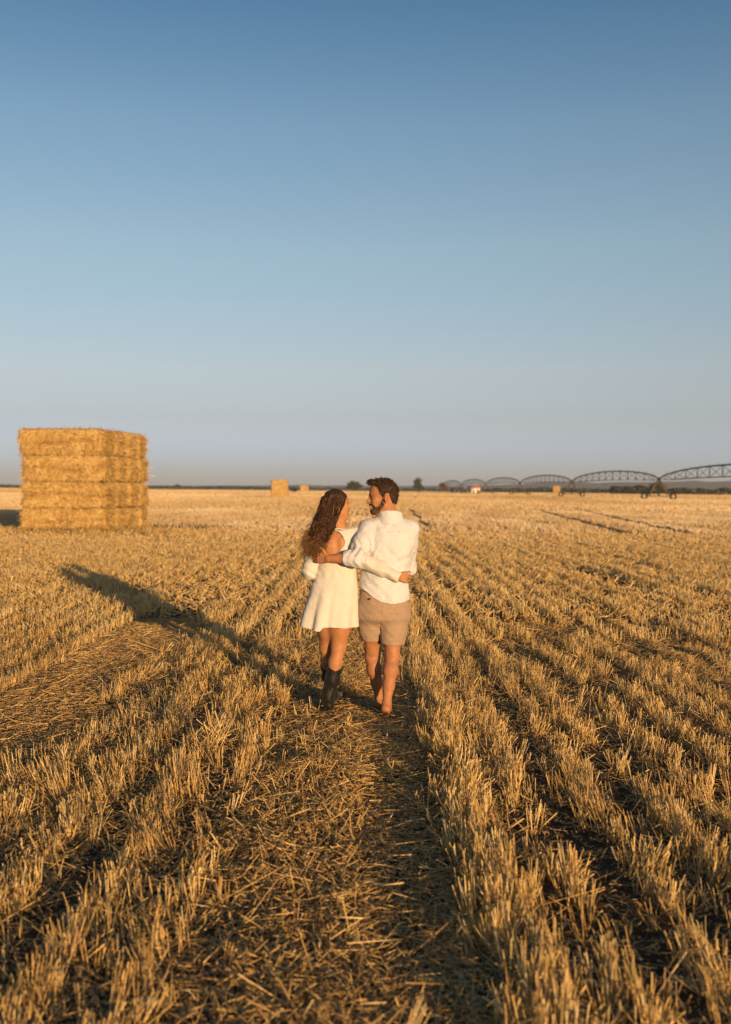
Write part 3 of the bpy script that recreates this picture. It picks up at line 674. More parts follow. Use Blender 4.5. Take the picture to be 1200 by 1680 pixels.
# ------------------------------------------------------------------ organic shapes: fields on a grid, skinned by surface nets
class Field:
    def __init__(s, lo, hi, h):
        s.h = h; s.lo = np.array(lo, float); s.n = np.ceil((np.array(hi)-s.lo)/h).astype(int)+1
        s.ax = [(s.lo[i]+h*np.arange(s.n[i])).astype(np.float32) for i in range(3)]
        s.F = np.full(tuple(s.n), 1.0, np.float32)
    def region(s, lo, hi):
        a = np.clip(np.floor((np.array(lo)-s.lo)/s.h).astype(int), 0, s.n); b = np.clip(np.ceil((np.array(hi)-s.lo)/s.h).astype(int)+1, 0, s.n)
        sl = tuple(slice(a[i], b[i]) for i in range(3))
        return sl, s.ax[0][sl[0]][:, None, None], s.ax[1][sl[1]][None, :, None], s.ax[2][sl[2]][None, None, :]
    def put(s, fn, lo, hi, k=0.0, mode='add'):
        sl, x, y, z = s.region(np.array(lo)-k-s.h*3, np.array(hi)+k+s.h*3)
        A = s.F[sl]
        if A.size == 0: return
        B = fn(x, y, z).astype(np.float32)
        if mode == 'add':
            if k > 0:
                hh = np.maximum(k-np.abs(A-B), 0)/k; s.F[sl] = np.minimum(A, B)-hh*hh*k*.25
            else: s.F[sl] = np.minimum(A, B)
        else:
            B = -B
            if k > 0:
                hh = np.maximum(k-np.abs(A-B), 0)/k; s.F[sl] = np.maximum(A, B)+hh*hh*k*.25
            else: s.F[sl] = np.maximum(A, B)
    def cap(s, a, b, r1, r2=None, k=0.0, mode='add', flat=None):
        """tapered limb from a to b; flat = (direction, factor) squashes the section"""
        a, b = np.array(a, float), np.array(b, float); r2 = r1 if r2 is None else r2; m = max(r1, r2)*1.3
        ab = b-a; L2 = ab@ab+1e-12
        def fn(x, y, z):
            X, Y, Z = x-a[0], y-a[1], z-a[2]
            t = np.clip((X*ab[0]+Y*ab[1]+Z*ab[2])/L2, 0, 1)
            dx, dy, dz = X-t*ab[0], Y-t*ab[1], Z-t*ab[2]
            if flat is not None:
                d, f = flat; d = np.array(d)/np.linalg.norm(d); q = dx*d[0]+dy*d[1]+dz*d[2]
                e = (f-1); dx, dy, dz = dx+q*e*d[0], dy+q*e*d[1], dz+q*e*d[2]
            return np.sqrt(dx*dx+dy*dy+dz*dz)-(r1+(r2-r1)*t)
        s.put(fn, np.minimum(a, b)-m, np.maximum(a, b)+m, k, mode)
    def chain(s, pts, rad, k=0.02):
        for i in range(len(pts)-1): s.cap(pts[i], pts[i+1], rad[i], rad[i+1], k)
    def ell(s, c, r, M=None, k=0.0, mode='add'):
        """ellipsoid; the columns of M are its axes"""
        c, r = np.array(c, float), np.array(r, float); M = np.eye(3) if M is None else np.array(M); m = r.max()
        def fn(x, y, z):
            X, Y, Z = x-c[0], y-c[1], z-c[2]
            q = [(X*M[0, i]+Y*M[1, i]+Z*M[2, i])/r[i] for i in range(3)]
            k0 = np.sqrt(q[0]**2+q[1]**2+q[2]**2)+1e-6
            k1 = np.sqrt((q[0]/r[0])**2+(q[1]/r[1])**2+(q[2]/r[2])**2)+1e-6
            return k0*(k0-1)/k1
        s.put(fn, c-m, c+m, k, mode)
    def loft(s, tab, k=0.0, mode='add', warp=None, p=2.0):
        """stacked sections: rows (z, cx, cy, half width, half depth)"""
        T = np.array(sorted([tuple(t) for t in tab])); z0, z1 = T[0, 0], T[-1, 0]
        def fn(x, y, z):
            zc = np.clip(z, z0, z1)
            g = [smooth_interp(zc, T[:, 0], T[:, i]) for i in range(1, 5)]
            X, Y = (x-g[0]), (y-g[1]); a, b = g[2], g[3]
            if warp is not None:
                wv = warp(X/a, Y/b, zc)
                a = a*(1+wv); b = b*(1+wv)
            q = ((np.abs(X)/a)**p+(np.abs(Y)/b)**p)**(1/p)
            d = (q-1)*np.minimum(a, b)
            return np.maximum(d, np.abs(z-(z0+z1)/2)-(z1-z0)/2)
        w = T[:, 3].max()*1.3
        s.put(fn, (T[:, 1].min()-w, T[:, 2].min()-T[:, 4].max()*1.3, z0), (T[:, 1].max()+w, T[:, 2].max()+T[:, 4].max()*1.3, z1), k, mode)
    def cut(s, fn):
        sl, x, y, z = s.region(s.lo, s.lo+s.n*s.h); s.F = np.maximum(s.F, fn(x, y, z).astype(np.float32))
    def shift(s, fn):
        sl, x, y, z = s.region(s.lo, s.lo+s.n*s.h); s.F = s.F+fn(x, y, z).astype(np.float32)
    def copy(s):
        g = Field.__new__(Field); g.h, g.lo, g.n, g.ax, g.F = s.h, s.lo, s.n, s.ax, s.F.copy(); return g
    def skin(s):
        F = s.F; n = F.shape; ins = F < 0
        c = [(i, j, k) for i in (0, 1) for j in (0, 1) for k in (0, 1)]
        sh = lambda A, d: A[d[0]:n[0]-1+d[0], d[1]:n[1]-1+d[1], d[2]:n[2]-1+d[2]]
        cnt = sum(sh(ins, d).astype(np.int8) for d in c); act = (cnt > 0) & (cnt < 8)
        I = np.argwhere(act); idx = np.full(act.shape, -1, np.int32); idx[act] = np.arange(len(I))
        vals = {d: F[I[:, 0]+d[0], I[:, 1]+d[1], I[:, 2]+d[2]] for d in c}
        acc = np.zeros((len(I), 3)); num = np.zeros(len(I))
        for d in c:
            for a in range(3):
                if d[a] == 0:
                    e = list(d); e[a] = 1; v0, v1 = vals[d], vals[tuple(e)]; m = (v0 < 0) != (v1 < 0)
                    t = np.where(m, v0/np.where(m, v0-v1, 1), 0); p = np.array(d, float)[None].repeat(len(I), 0); p[:, a] = t
                    acc[m] += p[m]; num[m] += 1
        V = s.lo+(I+acc/num[:, None])*s.h; Q = []
        for a in range(3):
            b, g = (a+1) % 3, (a+2) % 3
            s0 = [slice(1, n[i]-1) for i in range(3)]; s1 = list(s0); s0[a] = slice(0, n[a]-1); s1[a] = slice(1, n[a])
            A, B = ins[tuple(s0)], ins[tuple(s1)]
            for flip, m in ((0, A & ~B), (1, ~A & B)):
                E = np.argwhere(m)
                if not len(E): continue
                off = np.ones(3, int); off[a] = 0; E = E+off
                e = np.zeros(3, int); eb, eg = e.copy(), e.copy(); eb[b] = 1; eg[g] = 1
                ix = lambda P_: idx[P_[:, 0], P_[:, 1], P_[:, 2]]
                q = np.c_[ix(E-eb-eg), ix(E-eg), ix(E), ix(E-eb)]
                Q.append(q if not flip else q[:, ::-1])
        Q = np.concatenate(Q); Q = Q[(Q >= 0).all(1)]
        return V, Q
def smooth_interp(z, xs, ys):
    """monotone-ish cubic through the table"""
    xs = np.asarray(xs); ys = np.asarray(ys); m = np.gradient(ys, xs) if len(xs) > 2 else np.full(len(xs), (ys[-1]-ys[0])/(xs[-1]-xs[0]))
    i = np.clip(np.searchsorted(xs, z)-1, 0, len(xs)-2); h = xs[i+1]-xs[i]; t = (z-xs[i])/h
    return (2*t**3-3*t**2+1)*ys[i]+(t**3-2*t**2+t)*h*m[i]+(-2*t**3+3*t**2)*ys[i+1]+(t**3-t**2)*h*m[i+1]
def sd_poly(P2, px, py):
    """signed distance to a polygon (arrays px, py)"""
    d = None; s = np.ones(np.broadcast(px, py).shape); N = len(P2)
    for i in range(N):
        a, b = P2[i], P2[i-1]; e = (b[0]-a[0], b[1]-a[1]); wx, wy = px-a[0], py-a[1]
        t = np.clip((wx*e[0]+wy*e[1])/(e[0]**2+e[1]**2), 0, 1); q = (wx-e[0]*t)**2+(wy-e[1]*t)**2
        d = q if d is None else np.minimum(d, q)
        c1, c2, c3 = py >= a[1], py < b[1], e[0]*wy > e[1]*wx
        s = np.where((c1 & c2 & c3) | (~c1 & ~c2 & ~c3), -s, s)
    return s*np.sqrt(d)
def emit(name, F, m, parent, it=1, fac=0.5, tint=None):
    V, Q = F.skin(); o = mesh_obj(name, V, [Q], m, parent, True, tint)
    if it:
        md = o.modifiers.new('soften', 'SMOOTH'); md.iterations = it; md.factor = fac
    return o
def wob(x, y, z, f, ph):
    """cheap solid wrinkles"""
    return (np.sin(x*f*1.3+np.sin(z*f*.9+ph)*1.4+ph)*np.sin(z*f*1.1+np.sin(x*f*.7+y*f)*1.3+ph*2)+.5*np.sin((x+z)*f*2.1+np.sin(y*f*1.7-ph)+ph*3))*.66
class Frame:
    """head frame: forward, left, up"""
    def __init__(s, c, yaw, pitch, roll=0.0, k=1.0):
        f = np.array([math.sin(yaw)*math.cos(pitch), math.cos(yaw)*math.cos(pitch), math.sin(pitch)])
        l = np.cross([0, 0, 1.0], f); l /= np.linalg.norm(l); u = np.cross(f, l)
        l, u = l*math.cos(roll)+u*math.sin(roll), u*math.cos(roll)-l*math.sin(roll)
        s.M = np.stack([f, l, u], 1); s.c = np.array(c, float); s.k = k
    def __call__(s, f, l, u): return s.c+s.M@(np.array([f, l, u])*s.k)
    def loc(s, x, y, z):
        X, Y, Z = x-s.c[0], y-s.c[1], z-s.c[2]
        return [(X*s.M[0, i]+Y*s.M[1, i]+Z*s.M[2, i])/s.k for i in range(3)]

def fabric(name, base, scale=900, weave=.12, rough=.85, blot=.12, bump=.25, transl=.0):
    m = mat(name, base, rough, .15); nt = m.node_tree; b = nt.nodes['Principled BSDF']
    tc = nt.nodes.new('ShaderNodeTexCoord'); n1 = nt.nodes.new('ShaderNodeTexNoise'); n1.inputs['Scale'].default_value = 70; n1.inputs['Detail'].default_value = 5
    mp = nt.nodes.new('ShaderNodeMapping'); mp.inputs['Scale'].default_value = (1, 1, 2.2)
    nt.links.new(tc.outputs['Object'], mp.inputs[0]); nt.links.new(mp.outputs[0], n1.inputs['Vector'])
    r = ramp(nt, [(.3, tuple(c*(1-blot) for c in base)), (.7, tuple(min(1, c*(1+blot*.5)) for c in base))])
    nt.links.new(n1.outputs['Fac'], r.inputs['Fac']); nt.links.new(r.outputs['Color'], b.inputs['Base Color'])
    n2 = nt.nodes.new('ShaderNodeTexNoise'); n2.inputs['Scale'].default_value = 30; n2.inputs['Detail'].default_value = 6
    nt.links.new(tc.outputs['Object'], n2.inputs['Vector'])
    bp = nt.nodes.new('ShaderNodeBump'); bp.inputs['Strength'].default_value = bump; bp.inputs['Distance'].default_value = .012
    nt.links.new(n2.outputs['Fac'], bp.inputs['Height']); nt.links.new(bp.outputs[0], b.inputs['Normal'])
    b.inputs['Sheen Weight'].default_value = .1
    return m
def skin_mat(name, base):
    m = mat(name, base, .55, .22); nt = m.node_tree; b = nt.nodes['Principled BSDF']
    b.inputs['Subsurface Weight'].default_value = .12; b.inputs['Subsurface Radius'].default_value = (.010, .004, .002); b.inputs['Subsurface Scale'].default_value = .6
    tc = nt.nodes.new('ShaderNodeTexCoord'); n1 = nt.nodes.new('ShaderNodeTexNoise'); n1.inputs['Scale'].default_value = 22; n1.inputs['Detail'].default_value = 5
    nt.links.new(tc.outputs['Object'], n1.inputs['Vector'])
    r = ramp(nt, [(.3, tuple(c*.86 for c in base)), (.7, tuple(c*1.10 for c in base))]); nt.links.new(n1.outputs['Fac'], r.inputs['Fac']); nt.links.new(r.outputs['Color'], b.inputs['Base Color'])
    return m
M_skin_m = skin_mat('tanned skin', (0.36, 0.16, 0.072)); M_skin_w = skin_mat('warm skin', (0.39, 0.18, 0.078))
M_shirt = fabric('white linen', (0.55, 0.545, 0.54), bump=.55); M_dress = fabric('cream dress cloth', (0.56, 0.52, 0.445), blot=.07)
M_shorts = fabric('taupe linen', (0.33, 0.23, 0.15), blot=.16)
HAIR = [(0, (0.012, 0.007, 0.004)), (.40, (0.040, 0.019, 0.009)), (.7, (0.105, 0.050, 0.021)), (1, (0.29, 0.155, 0.065))]
M_hair_w = tint_mat('long brown hair', HAIR, .5, .22); M_hair_m = tint_mat('short brown hair', [(0, (0.014, 0.009, 0.006)), (.5, (0.045, 0.024, 0.012)), (1, (0.14, 0.075, 0.036))], .6, .18)
M_boot = fabric('worn black leather', (0.012, 0.010, 0.008), rough=.5, blot=.5, bump=.5); M_sole = mat('boot sole', (0.05, 0.035, 0.025), .7, .3)
M_eye = mat('eye white', (0.42, 0.38, 0.34), .35, .3); M_iris = mat('dark iris', (0.03, 0.02, 0.012), .2, .5); M_teeth = mat('teeth', (0.80, 0.76, 0.68), .3, .5)
M_lip_m = mat('lip', (0.40, 0.15, 0.11), .45, .4); M_lip_w = mat('rosy lip', (0.45, 0.14, 0.12), .4, .4); M_button = mat('horn button', (0.05, 0.03, 0.02), .4, .4)
M_metal = mat('silver', (0.7, 0.68, 0.62), .25, .5, 1.0)

def build_head(F, H, female=False):
    e = lambda c, r, k=.012, mode='add': F.ell(H(*c), np.array(r)*H.k, H.M, k*H.k, mode)
    cp = lambda a, b, r1, r2=None, k=.012, mode='add': F.cap(H(*a), H(*b), r1*H.k, (r1 if r2 is None else r2)*H.k, k*H.k, mode)
    e((-.012, 0, .034), (.098, .076, .092), 0)
    e((.032, 0, -.040), (.058, .058, .078), .03)
    e((.052, 0, .045), (.046, .062, .058), .03)                       # forehead
    for sg in (-1, 1):
        cp((.000, sg*.054, -.052), (.066, sg*.020, -.104), .017, .015, .03)   # jaw line
        e((.062, sg*.041, -.024), (.026, .021, .022), .02)             # cheekbone
        cp((.086, sg*.036, .026), (.096, sg*.010, .022), .009, .010, .015)    # brow
        cp((.068, sg*.034, -.055), (.080, sg*.022, -.040), .014, .012, .02)   # smiling cheek
    e((.078, 0, -.112), (.020, .024, .017), .02)                       # chin
    cp((.086, 0, -.060), (.084, 0, -.086), .024, .018, .02)            # muzzle
    for sg in (-1, 1): e((.106, sg*.033, .003), (.0165, .015, .0085), .012, 'sub')
    cp((.094, 0, .016), (.117, 0, -.029), .009, .0105, .012)           # nose
    e((.119, 0, -.033), (.010, .010, .009), .008)
    for sg in (-1, 1): e((.104, sg*.0125, -.038), (.012, .0075, .008), .007)
    cp((.100, -.016, -.062), (.100, .016, -.062), .0055, None, .006); cp((.098, -.014, -.081), (.098, .014, -.081), .0065, None, .006)
    cp((.104, -.020, -.071), (.104, .020, -.071), .0052, None, .004, 'sub')    # mouth
    for sg in (-1, 1):                                                 # ears
        A = H.M@np.array([[math.cos(.22), 0, -math.sin(.22)], [0, 1, 0], [math.sin(.22), 0, math.cos(.22)]])
        F.ell(H(-.026, sg*.079, -.014), np.array([.019, .0075, .033])*H.k, A, .005*H.k)
        F.ell(H(-.022, sg*.087, -.006), np.array([.009, .006, .018])*H.k, A, .004*H.k, 'sub')
        e((-.012, sg*.080, -.012), (.006, .006, .009), .003); e((-.019, sg*.078, -.044), (.008, .006, .010), .004)
def face_parts(H, root, skin, lip, teeth=True, female=False):
    ey = MB(); ir = MB(); br = MB()
    def ball(mb, c, r, sq):
        a = np.linspace(0, math.pi, 9); mb.lathe(np.c_[np.sin(a)*r*H.k, -np.cos(a)*r*H.k], H(*c), H.M[:, 0], 14)
        d = mb.V[-1]-H(*c); mb.V[-1] = H(*c)+d-np.outer(d@H.M[:, 2], H.M[:, 2])*(1-sq)
    for sg, nm in ((-1, 'eye'), (1, 'eye')):
        m = MB(); ball(m, (.0800, sg*.032, .003), .0112, .62); o = m.build('eye', M_eye, root, True)
        q = MB(); ball(q, (.0872, sg*.032, .003), .0056, .9); q.build('iris', M_iris, o, True)
        m = MB(); m.tube([H(.0905-abs(t)*.006, sg*(.032+t*.011), .0085-abs(t)*.004) for t in np.linspace(-1, 1, 7)], np.array([.001, .0022, .003, .0033, .003, .0022, .001])*H.k, 6, .1); m.build('eyelashes', M_hair_m, o, True)
        m = MB(); pts = [H(.091+.004*math.sin(t*math.pi), sg*(.017+.030*t), .019+.007*math.sin(t*2.6)) for t in np.linspace(0, 1, 6)]
        m.tube(pts, np.array([.0035, .0045, .0045, .004, .003, .0015])*H.k*(.8 if female else 1.15), 6, .15); m.build('eyebrow', M_hair_m, root, True)
    m = MB(); m.tube([H(.0985-.35*abs(l)**1.25, l, -.0625-abs(l)*-.25) for l in np.linspace(-.022, .022, 9)], np.array([.002, .004, .0048, .005, .0045, .005, .0048, .004, .002])*H.k, 6)
    m.tube([H(.0975-.35*abs(l)**1.25, l, -.0815+abs(l)*.45) for l in np.linspace(-.021, .021, 9)], np.array([.002, .004, .005, .0055, .0055, .0055, .005, .004, .002])*H.k, 6)
    m.build('lips', lip, root, True)
    if teeth:
        m = MB(); m.tube([H(.1005-.4*abs(l)**1.2, l, -.0700+abs(l)*.2) for l in np.linspace(-.020, .020, 9)], .0052*H.k, 6); m.build('teeth', M_teeth, root, True)
def fingers(F, wrist, palm_dir, across, normal, size, curl, thumb_side, thumb_dir=None, spread=.10):
    """palm and five separate bent fingers; across points from little finger to forefinger, normal out of the back of the hand"""
    d = np.array(palm_dir, float); d /= np.linalg.norm(d); a = np.array(across, float); a -= d*(a@d); a /= np.linalg.norm(a); n = np.cross(d, a)
    if n@np.array(normal) < 0: n = -n
    w = np.array(wrist, float); S = size
    kn = w+d*.088*S
    for q in np.linspace(-.03, .03, 4): F.cap(w+a*q*.62*S+d*.01, kn+a*q*S, .0145*S, .0125*S, .012)
    for i, (off, L, rr) in enumerate([(.031, .074, .0085), (.011, .082, .0088), (-.010, .076, .0084), (-.030, .060, .0076)]):
        p = kn+a*off*S*1.05; dd = d+a*off*spread*8; dd /= np.linalg.norm(dd); ang = curl*(.55+.15*i)
        for seg, f in enumerate((.45, .32, .25)):
            ang2 = ang*(.5, 1.15, 1.6)[seg]; v = dd*math.cos(ang2)-n*math.sin(ang2); q = p+v*L*f*S
            F.cap(p, q, rr*S*(1-.10*seg), rr*S*(.9-.10*seg), .003); p = q
    tb = w+d*.022*S+a*.026*S*thumb_side; td = d*.62+a*.78*thumb_side-n*.18 if thumb_dir is None else np.array(thumb_dir, float); td /= np.linalg.norm(td)
    p1 = tb+td*.040*S; td2 = td*.8+d*.5-n*.15; td2 /= np.linalg.norm(td2); p2 = p1+td2*.030*S; p3 = p2+(td2*.8+d*.3-n*.2)*.022*S
    F.cap(tb, p1, .0135*S, .0105*S, .012); F.cap(p1, p2, .0105*S, .0092*S, .004); F.cap(p2, p3, .0092*S, .0078*S, .003)
def foot(F, ankle, heel_z, fwd, size=1.0, pitch=0.0, bare=True):
    """a bare foot: heel, arch, ball and five toes"""
    f = np.array([fwd[0], fwd[1], 0.0]); f /= np.linalg.norm(f); s = np.array([f[1], -f[0], 0.0]); z = np.array([0, 0, 1.0])
    c, sn = math.cos(pitch), math.sin(pitch); fp = f*c-z*sn; up = z*c+f*sn
    A = np.array(ankle, float); hl = np.array([A[0], A[1], heel_z])-f*.030*size
    F.cap(A, hl+up*.034, .036*size, .031*size, .02)
    ball = hl+fp*.190*size+up*.012
    F.cap(hl+up*.028, ball+s*.018, .029*size, .022*size, .03); F.cap(hl+up*.030, ball-s*.022+up*.0, .027*size, .019*size, .03); F.cap(A+fp*.03-up*.02, ball+up*.006, .030*size, .019*size, .03)
    for i, off in enumerate((-.036, -.018, 0, .017, .034)):
        r = (.014, .0105, .0098, .0092, .0085)[i]*size
        p = ball+s*off*size*-1; q = p+f*(.052, .050, .044, .036, .028)[i]*size-z*.0
        q[2] = max(.010, ball[2]-.012); F.cap(p, q, r*1.05, r, .006)
def strands(mb, roots, paths_fn, n, r0, k=4):
    pass

# ------------------------------------------------------------------ the man
def ribbon_tubes(paths, rad, tint, k=4):
    """many hair strands at once: paths (N, m, 3), rad (N, m)"""
    N, m, _ = paths.shape; t = np.gradient(paths, axis=1); t /= np.linalg.norm(t, axis=2, keepdims=True)+1e-9
    ref = np.array([.31, .22, .92]); a = np.cross(t, ref); a /= np.linalg.norm(a, axis=2, keepdims=True)+1e-9; b = np.cross(t, a)
    ang = np.arange(k)*2*math.pi/k
    V = paths[:, :, None]+rad[:, :, None, None]*(np.cos(ang)[:, None]*a[:, :, None]+np.sin(ang)[:, None]*b[:, :, None])
    base = (np.arange(N)*m*k)[:, None, None]+(np.arange(m-1)*k)[None, :, None]; i = np.arange(k); j = (i+1) % k
    Q = np.stack([base+i, base+j, base+k+j, base+k+i], -1).reshape(-1, 4)
    return V.reshape(-1, 3), Q, np.broadcast_to(tint[:, :, None], (N, m, k)).ravel()
def man():
    YM = 8.20
    root = empty('person', (P(632, 1175, 8.15)[0], 8.15, 0), 0, 'bearded man in a white linen shirt and taupe shorts, arm round the woman', 'person')
    H = Frame(P(628.5, 815.5, YM), R(-92), R(-4), R(2))
    h = .0042
    sh_l, sh_r = P(604, 868, YM-.005), P(672, 870, YM+.01)
    el_l, wr_l = P(587, 915, 8.015), P(539.5, 916.5, 8.045)
    el_r, wr_r = P(670, 932, 8.34), P(655, 945, 8.52)
    hip_l, kn_l, an_l = P(613, 992, YM), P(611, 1078, 8.30), P(622.5, 1146, 8.36)
    hip_r, kn_r, an_r = P(645, 994, YM+.01), P(644, 1076, 8.17), P(634.5, 1160, 8.06)
    an_r[2] = max(an_r[2], .105)
    F = Field((-.50, 7.80, -.02), (.48, 8.75, 1.86), h)
    build_head(F, H)
    nb = P(639, 852, YM+.01)
    F.cap(H(-.035, 0, -.05), nb, .055, .060, .03); F.cap(H(.0, 0, -.07), nb+[-.01, .03, -.01], .050, .058, .03)
    pz = lambda py: P(630, py, YM)[2]
    def sec(py, x0, x1, dep, dy=0.0):
        a, b = P(x0, py, YM), P(x1, py, YM); return (a[2], (a[0]+b[0])/2, YM+dy, (b[0]-a[0])/2, dep)
    F.loft([sec(858, 618, 660, .075), sec(868, 606, 672, .095), sec(885, 604, 675, .115), sec(910, 605, 672, .118), sec(940, 604, 668, .105), sec(965, 602, 667, .108), sec(995, 603, 664, .105), sec(1012, 605, 661, .10)], .02)
    F.cap(nb, sh_l, .055, .058, .04); F.cap(nb, sh_r, .055, .058, .04)
    F.chain([sh_l, el_l], [.055, .043], .03); F.chain([el_l, el_l*.6+wr_l*.4, wr_l], [.045, .043, .029], .02)
    F.chain([sh_r, el_r], [.055, .043], .03); F.chain([el_r, wr_r], [.043, .029], .02)
    for hp, kn, an, cal in ((hip_l, kn_l, an_l, .056), (hip_r, kn_r, an_r, .057)):
        F.chain([hp, hp*.45+kn*.55, kn], [.088, .072, .055], .04)
        F.cap(kn+[-.035, -.060, .004], kn+[.035, -.060, .004], .006, None, .025, 'sub'); ax = an-kn; c = kn+ax*.30+np.array([0, -.018, 0]); F.chain([kn, c, kn+ax*.62, an], [.050, cal-.003, .041, .032], .03)
    foot(F, an_l, max(.02, an_l[2]-.075), (-.10, 1.0), 1.0, .20); foot(F, an_r, .045, (.08, 1.0), 1.0, .18)
    # left hand spread on her back, right hand relaxed before him
    fingers(F, wr_l, (-.86, .36, .06), (-.05, 0, 1), (-.3, -1, 0), 1.0, .62, 1, (-.50, -.02, .75), .05)
    fingers(F, wr_r, (-.5, .6, -.35), (0, .3, 1), (.8, .4, 0), 1.0, .9, 1)
    F.shift(lambda x, y, z: .0012*wob(x, y, z, 38, 1.0))
    emit('body', F, M_skin_m, root, 2, .4)
    face_parts(H, root, M_skin_m, M_lip_m)
    # beard: a shell over the jaw
    def headshell(grow, poly, wide, jit, h2=.0032):
        B = Field(H.c-.20, H.c+.20, h2); build_head(B, H); B.F -= grow
        B.cut(lambda x, y, z: (lambda q: np.maximum(sd_poly(poly, q[0], q[2])-.0, np.abs(q[1])-wide))(H.loc(x, y, z)))
        B.shift(lambda x, y, z: jit*wob(x, y, z, 150, 2.0)); return B
    beard = [(.006, -.004), (-.012, -.030), (-.004, -.066), (.022, -.104), (.052, -.140), (.094, -.140), (.112, -.10), (.094, -.0905), (.084, -.085), (.080, -.068), (.088, -.060), (.114, -.059), (.113, -.047), (.098, -.046), (.080, -.052), (.062, -.074), (.036, -.070), (.018, -.036)]
    B = headshell(.0034, beard, .09, .0018)
    bo = emit('beard', B, M_hair_m, root, 1, .3); tint_from_noise(bo, .60, .6, 240)
    hairp = [(.100, .094), (.104, .130), (.060, .150), (.0057, .156), (-.055, .146), (-.098, .106), (-.124, .056), (-.128, .014), (-.098, -.060), (-.072, -.050), (-.056, -.010), (-.045, .024), (-.018, .026), (-.004, .006), (.010, .000), (.014, .020), (.0316, .046), (.040, .084), (.057, .106)]
    A = Field(H.c-.22, H.c+.22, .0034)
    A.ell(H(-.016, 0, .040), (.107, .083, .099), H.M); A.ell(H(.035, .006, .108), (.060, .050, .030), H.M, .03); A.ell(H(.074, .010, .116), (.026, .044, .020), H.M, .02); A.ell(H(-.05, 0, -.02), (.058, .066, .06), H.M, .03)
    A.cut(lambda x, y, z: (lambda q: sd_poly(hairp, q[0], q[2]))(H.loc(x, y, z)))
    A.shift(lambda x, y, z: .0028*wob(x, y, z, 70, .6)+.0016*wob(x, y, z, 170, 1.7))
    ho = emit('hair', A, M_hair_m, root, 1, .3); tint_from_noise(ho, .32, .6, 190)
    # short locks on top
    V, Q = A.skin(); r2 = np.random.default_rng(4); pk = r2.choice(len(V), 1500)
    p = V[pk]; q = np.stack(H.loc(p[:, 0], p[:, 1], p[:, 2]), -1); nrm = q-np.array([-.012, 0, .03]); nrm /= np.linalg.norm(nrm, axis=1)[:, None]
    comb = np.array([.5, .15, .1])*np.clip(q[:, 2:3]*12, 0, 1)+np.array([-.35, 0, -.8])*np.clip(1-q[:, 2:3]*12, 0, 1)
    dr = nrm*.55+comb+r2.normal(0, .28, (len(p), 3)); dr /= np.linalg.norm(dr, axis=1)[:, None]
    L = (.006+.016*np.clip(q[:, 2]*9, 0, 1))*r2.uniform(.6, 1.3, len(p)); s = np.linspace(-.3, 1, 5)
    path = q[:, None]+dr[:, None]*(L[:, None]*s)[..., None]+np.array([0, 0, -.25])*(L[:, None]*np.maximum(s, 0)**2)[..., None]
    path = H.c+path@H.M.T
    rad = np.broadcast_to(np.array([.0022, .0022, .0020, .0014, .0005]), (len(p), 5)); tt = np.clip(r2.normal(.42, .2, len(p)), 0, 1)[:, None]*np.ones(5)
    V, Qs, t = ribbon_tubes(path, rad, tt); mesh_obj('locks', V, [Qs], M_hair_m, ho, False, t)
    # ---- shirt
    S = Field((-.34, 7.80, .78), (.46, 8.62, 1.62), .0046)
    fold = lambda X, Yn, z: .018*np.sin(5*np.arctan2(Yn, X)+z*9+1.0)*np.clip((1.30-z)/.35, 0, 1)+.010*np.sin(9*np.arctan2(Yn, X)-z*14)
    S.loft([sec(850, 619, 659, .070), sec(857, 611, 664, .082), sec(866, 602, 673, .104), sec(880, 598.5, 678, .128), sec(895, 598, 679, .138), sec(912, 597, 676, .138), sec(932, 595, 672.5, .136), sec(955, 592.5, 670.5, .138), sec(978, 591.5, 671, .145), sec(992, 591, 671.5, .148)], .02, warp=fold)
    S.cap(nb+[0, 0, -.010], sh_l+[.0, 0, .004], .052, .064, .04); S.cap(nb+[0, 0, -.006], sh_r+[-.002, 0, .006], .058, .070, .04)
    cuff = el_l*.62+wr_l*.38
    S.chain([sh_l, sh_l*.45+el_l*.55+[-.012, 0, 0], el_l+[.0, 0, -.004]], [.068, .068, .062], .035); S.chain([el_l+[0, 0, -.004], cuff], [.062, .056], .03)
    cr = el_r*.6+wr_r*.4
    S.chain([sh_r+[-.004, 0, .004], el_r], [.072, .062], .04); S.chain([el_r, cr], [.060, .054], .03)
    ax = (cuff-el_l)/np.linalg.norm(cuff-el_l)
    for q in range(3): S.cap(cuff-ax*(.004+.016*q), cuff-ax*(.004+.016*q)+ax*.003, .0595+.0015*q, None, .006)
    # wrinkles: round the rolled sleeve, across the back, soft linen crumple
    def wr(x, y, z):
        d1 = (x-sh_l[0])*ax[0]+(y-sh_l[1])*ax[1]+(z-sh_l[2])*ax[2]
        arm = np.exp(-((x-el_l[0]-.03)**2+(y-el_l[1])**2+(z-el_l[2]-.02)**2)/.012)
        drag = np.exp(-((z-1.14-.35*(x-.1))**2)/.0018)*np.clip((8.2-y)*8, 0, 1)
        return .0060*arm*np.sin(d1*120+3*np.sin(z*30))+.0080*wob(x, y, z, 15, .4)+.0036*wob(x, y, z, 40, 1.9)-.006*drag*np.sin((z-.5*x)*70)+.004*np.sin((x*.8+z*.5)*46+3*np.sin(z*9+x*5))*np.clip((1.22-z)*5, 0, 1)
    S.shift(wr)
    # the hem: a curved tail, lifted at his left side
    hx = np.array([-.15, P(592, 963, YM)[0], P(601, 970, YM)[0], P(612, 979, YM)[0], P(626, 986.5, YM)[0], P(640, 989, YM)[0], P(656, 988, YM)[0], P(671, 984, YM)[0], .5])
    hz = np.array([pz(962), pz(963.5), pz(969), pz(978), pz(985.5), pz(988), pz(987), pz(983.5), pz(983)])
    zhem = lambda x: np.interp(x, hx, hz)
    S.cut(lambda x, y, z: zhem(x)-z)
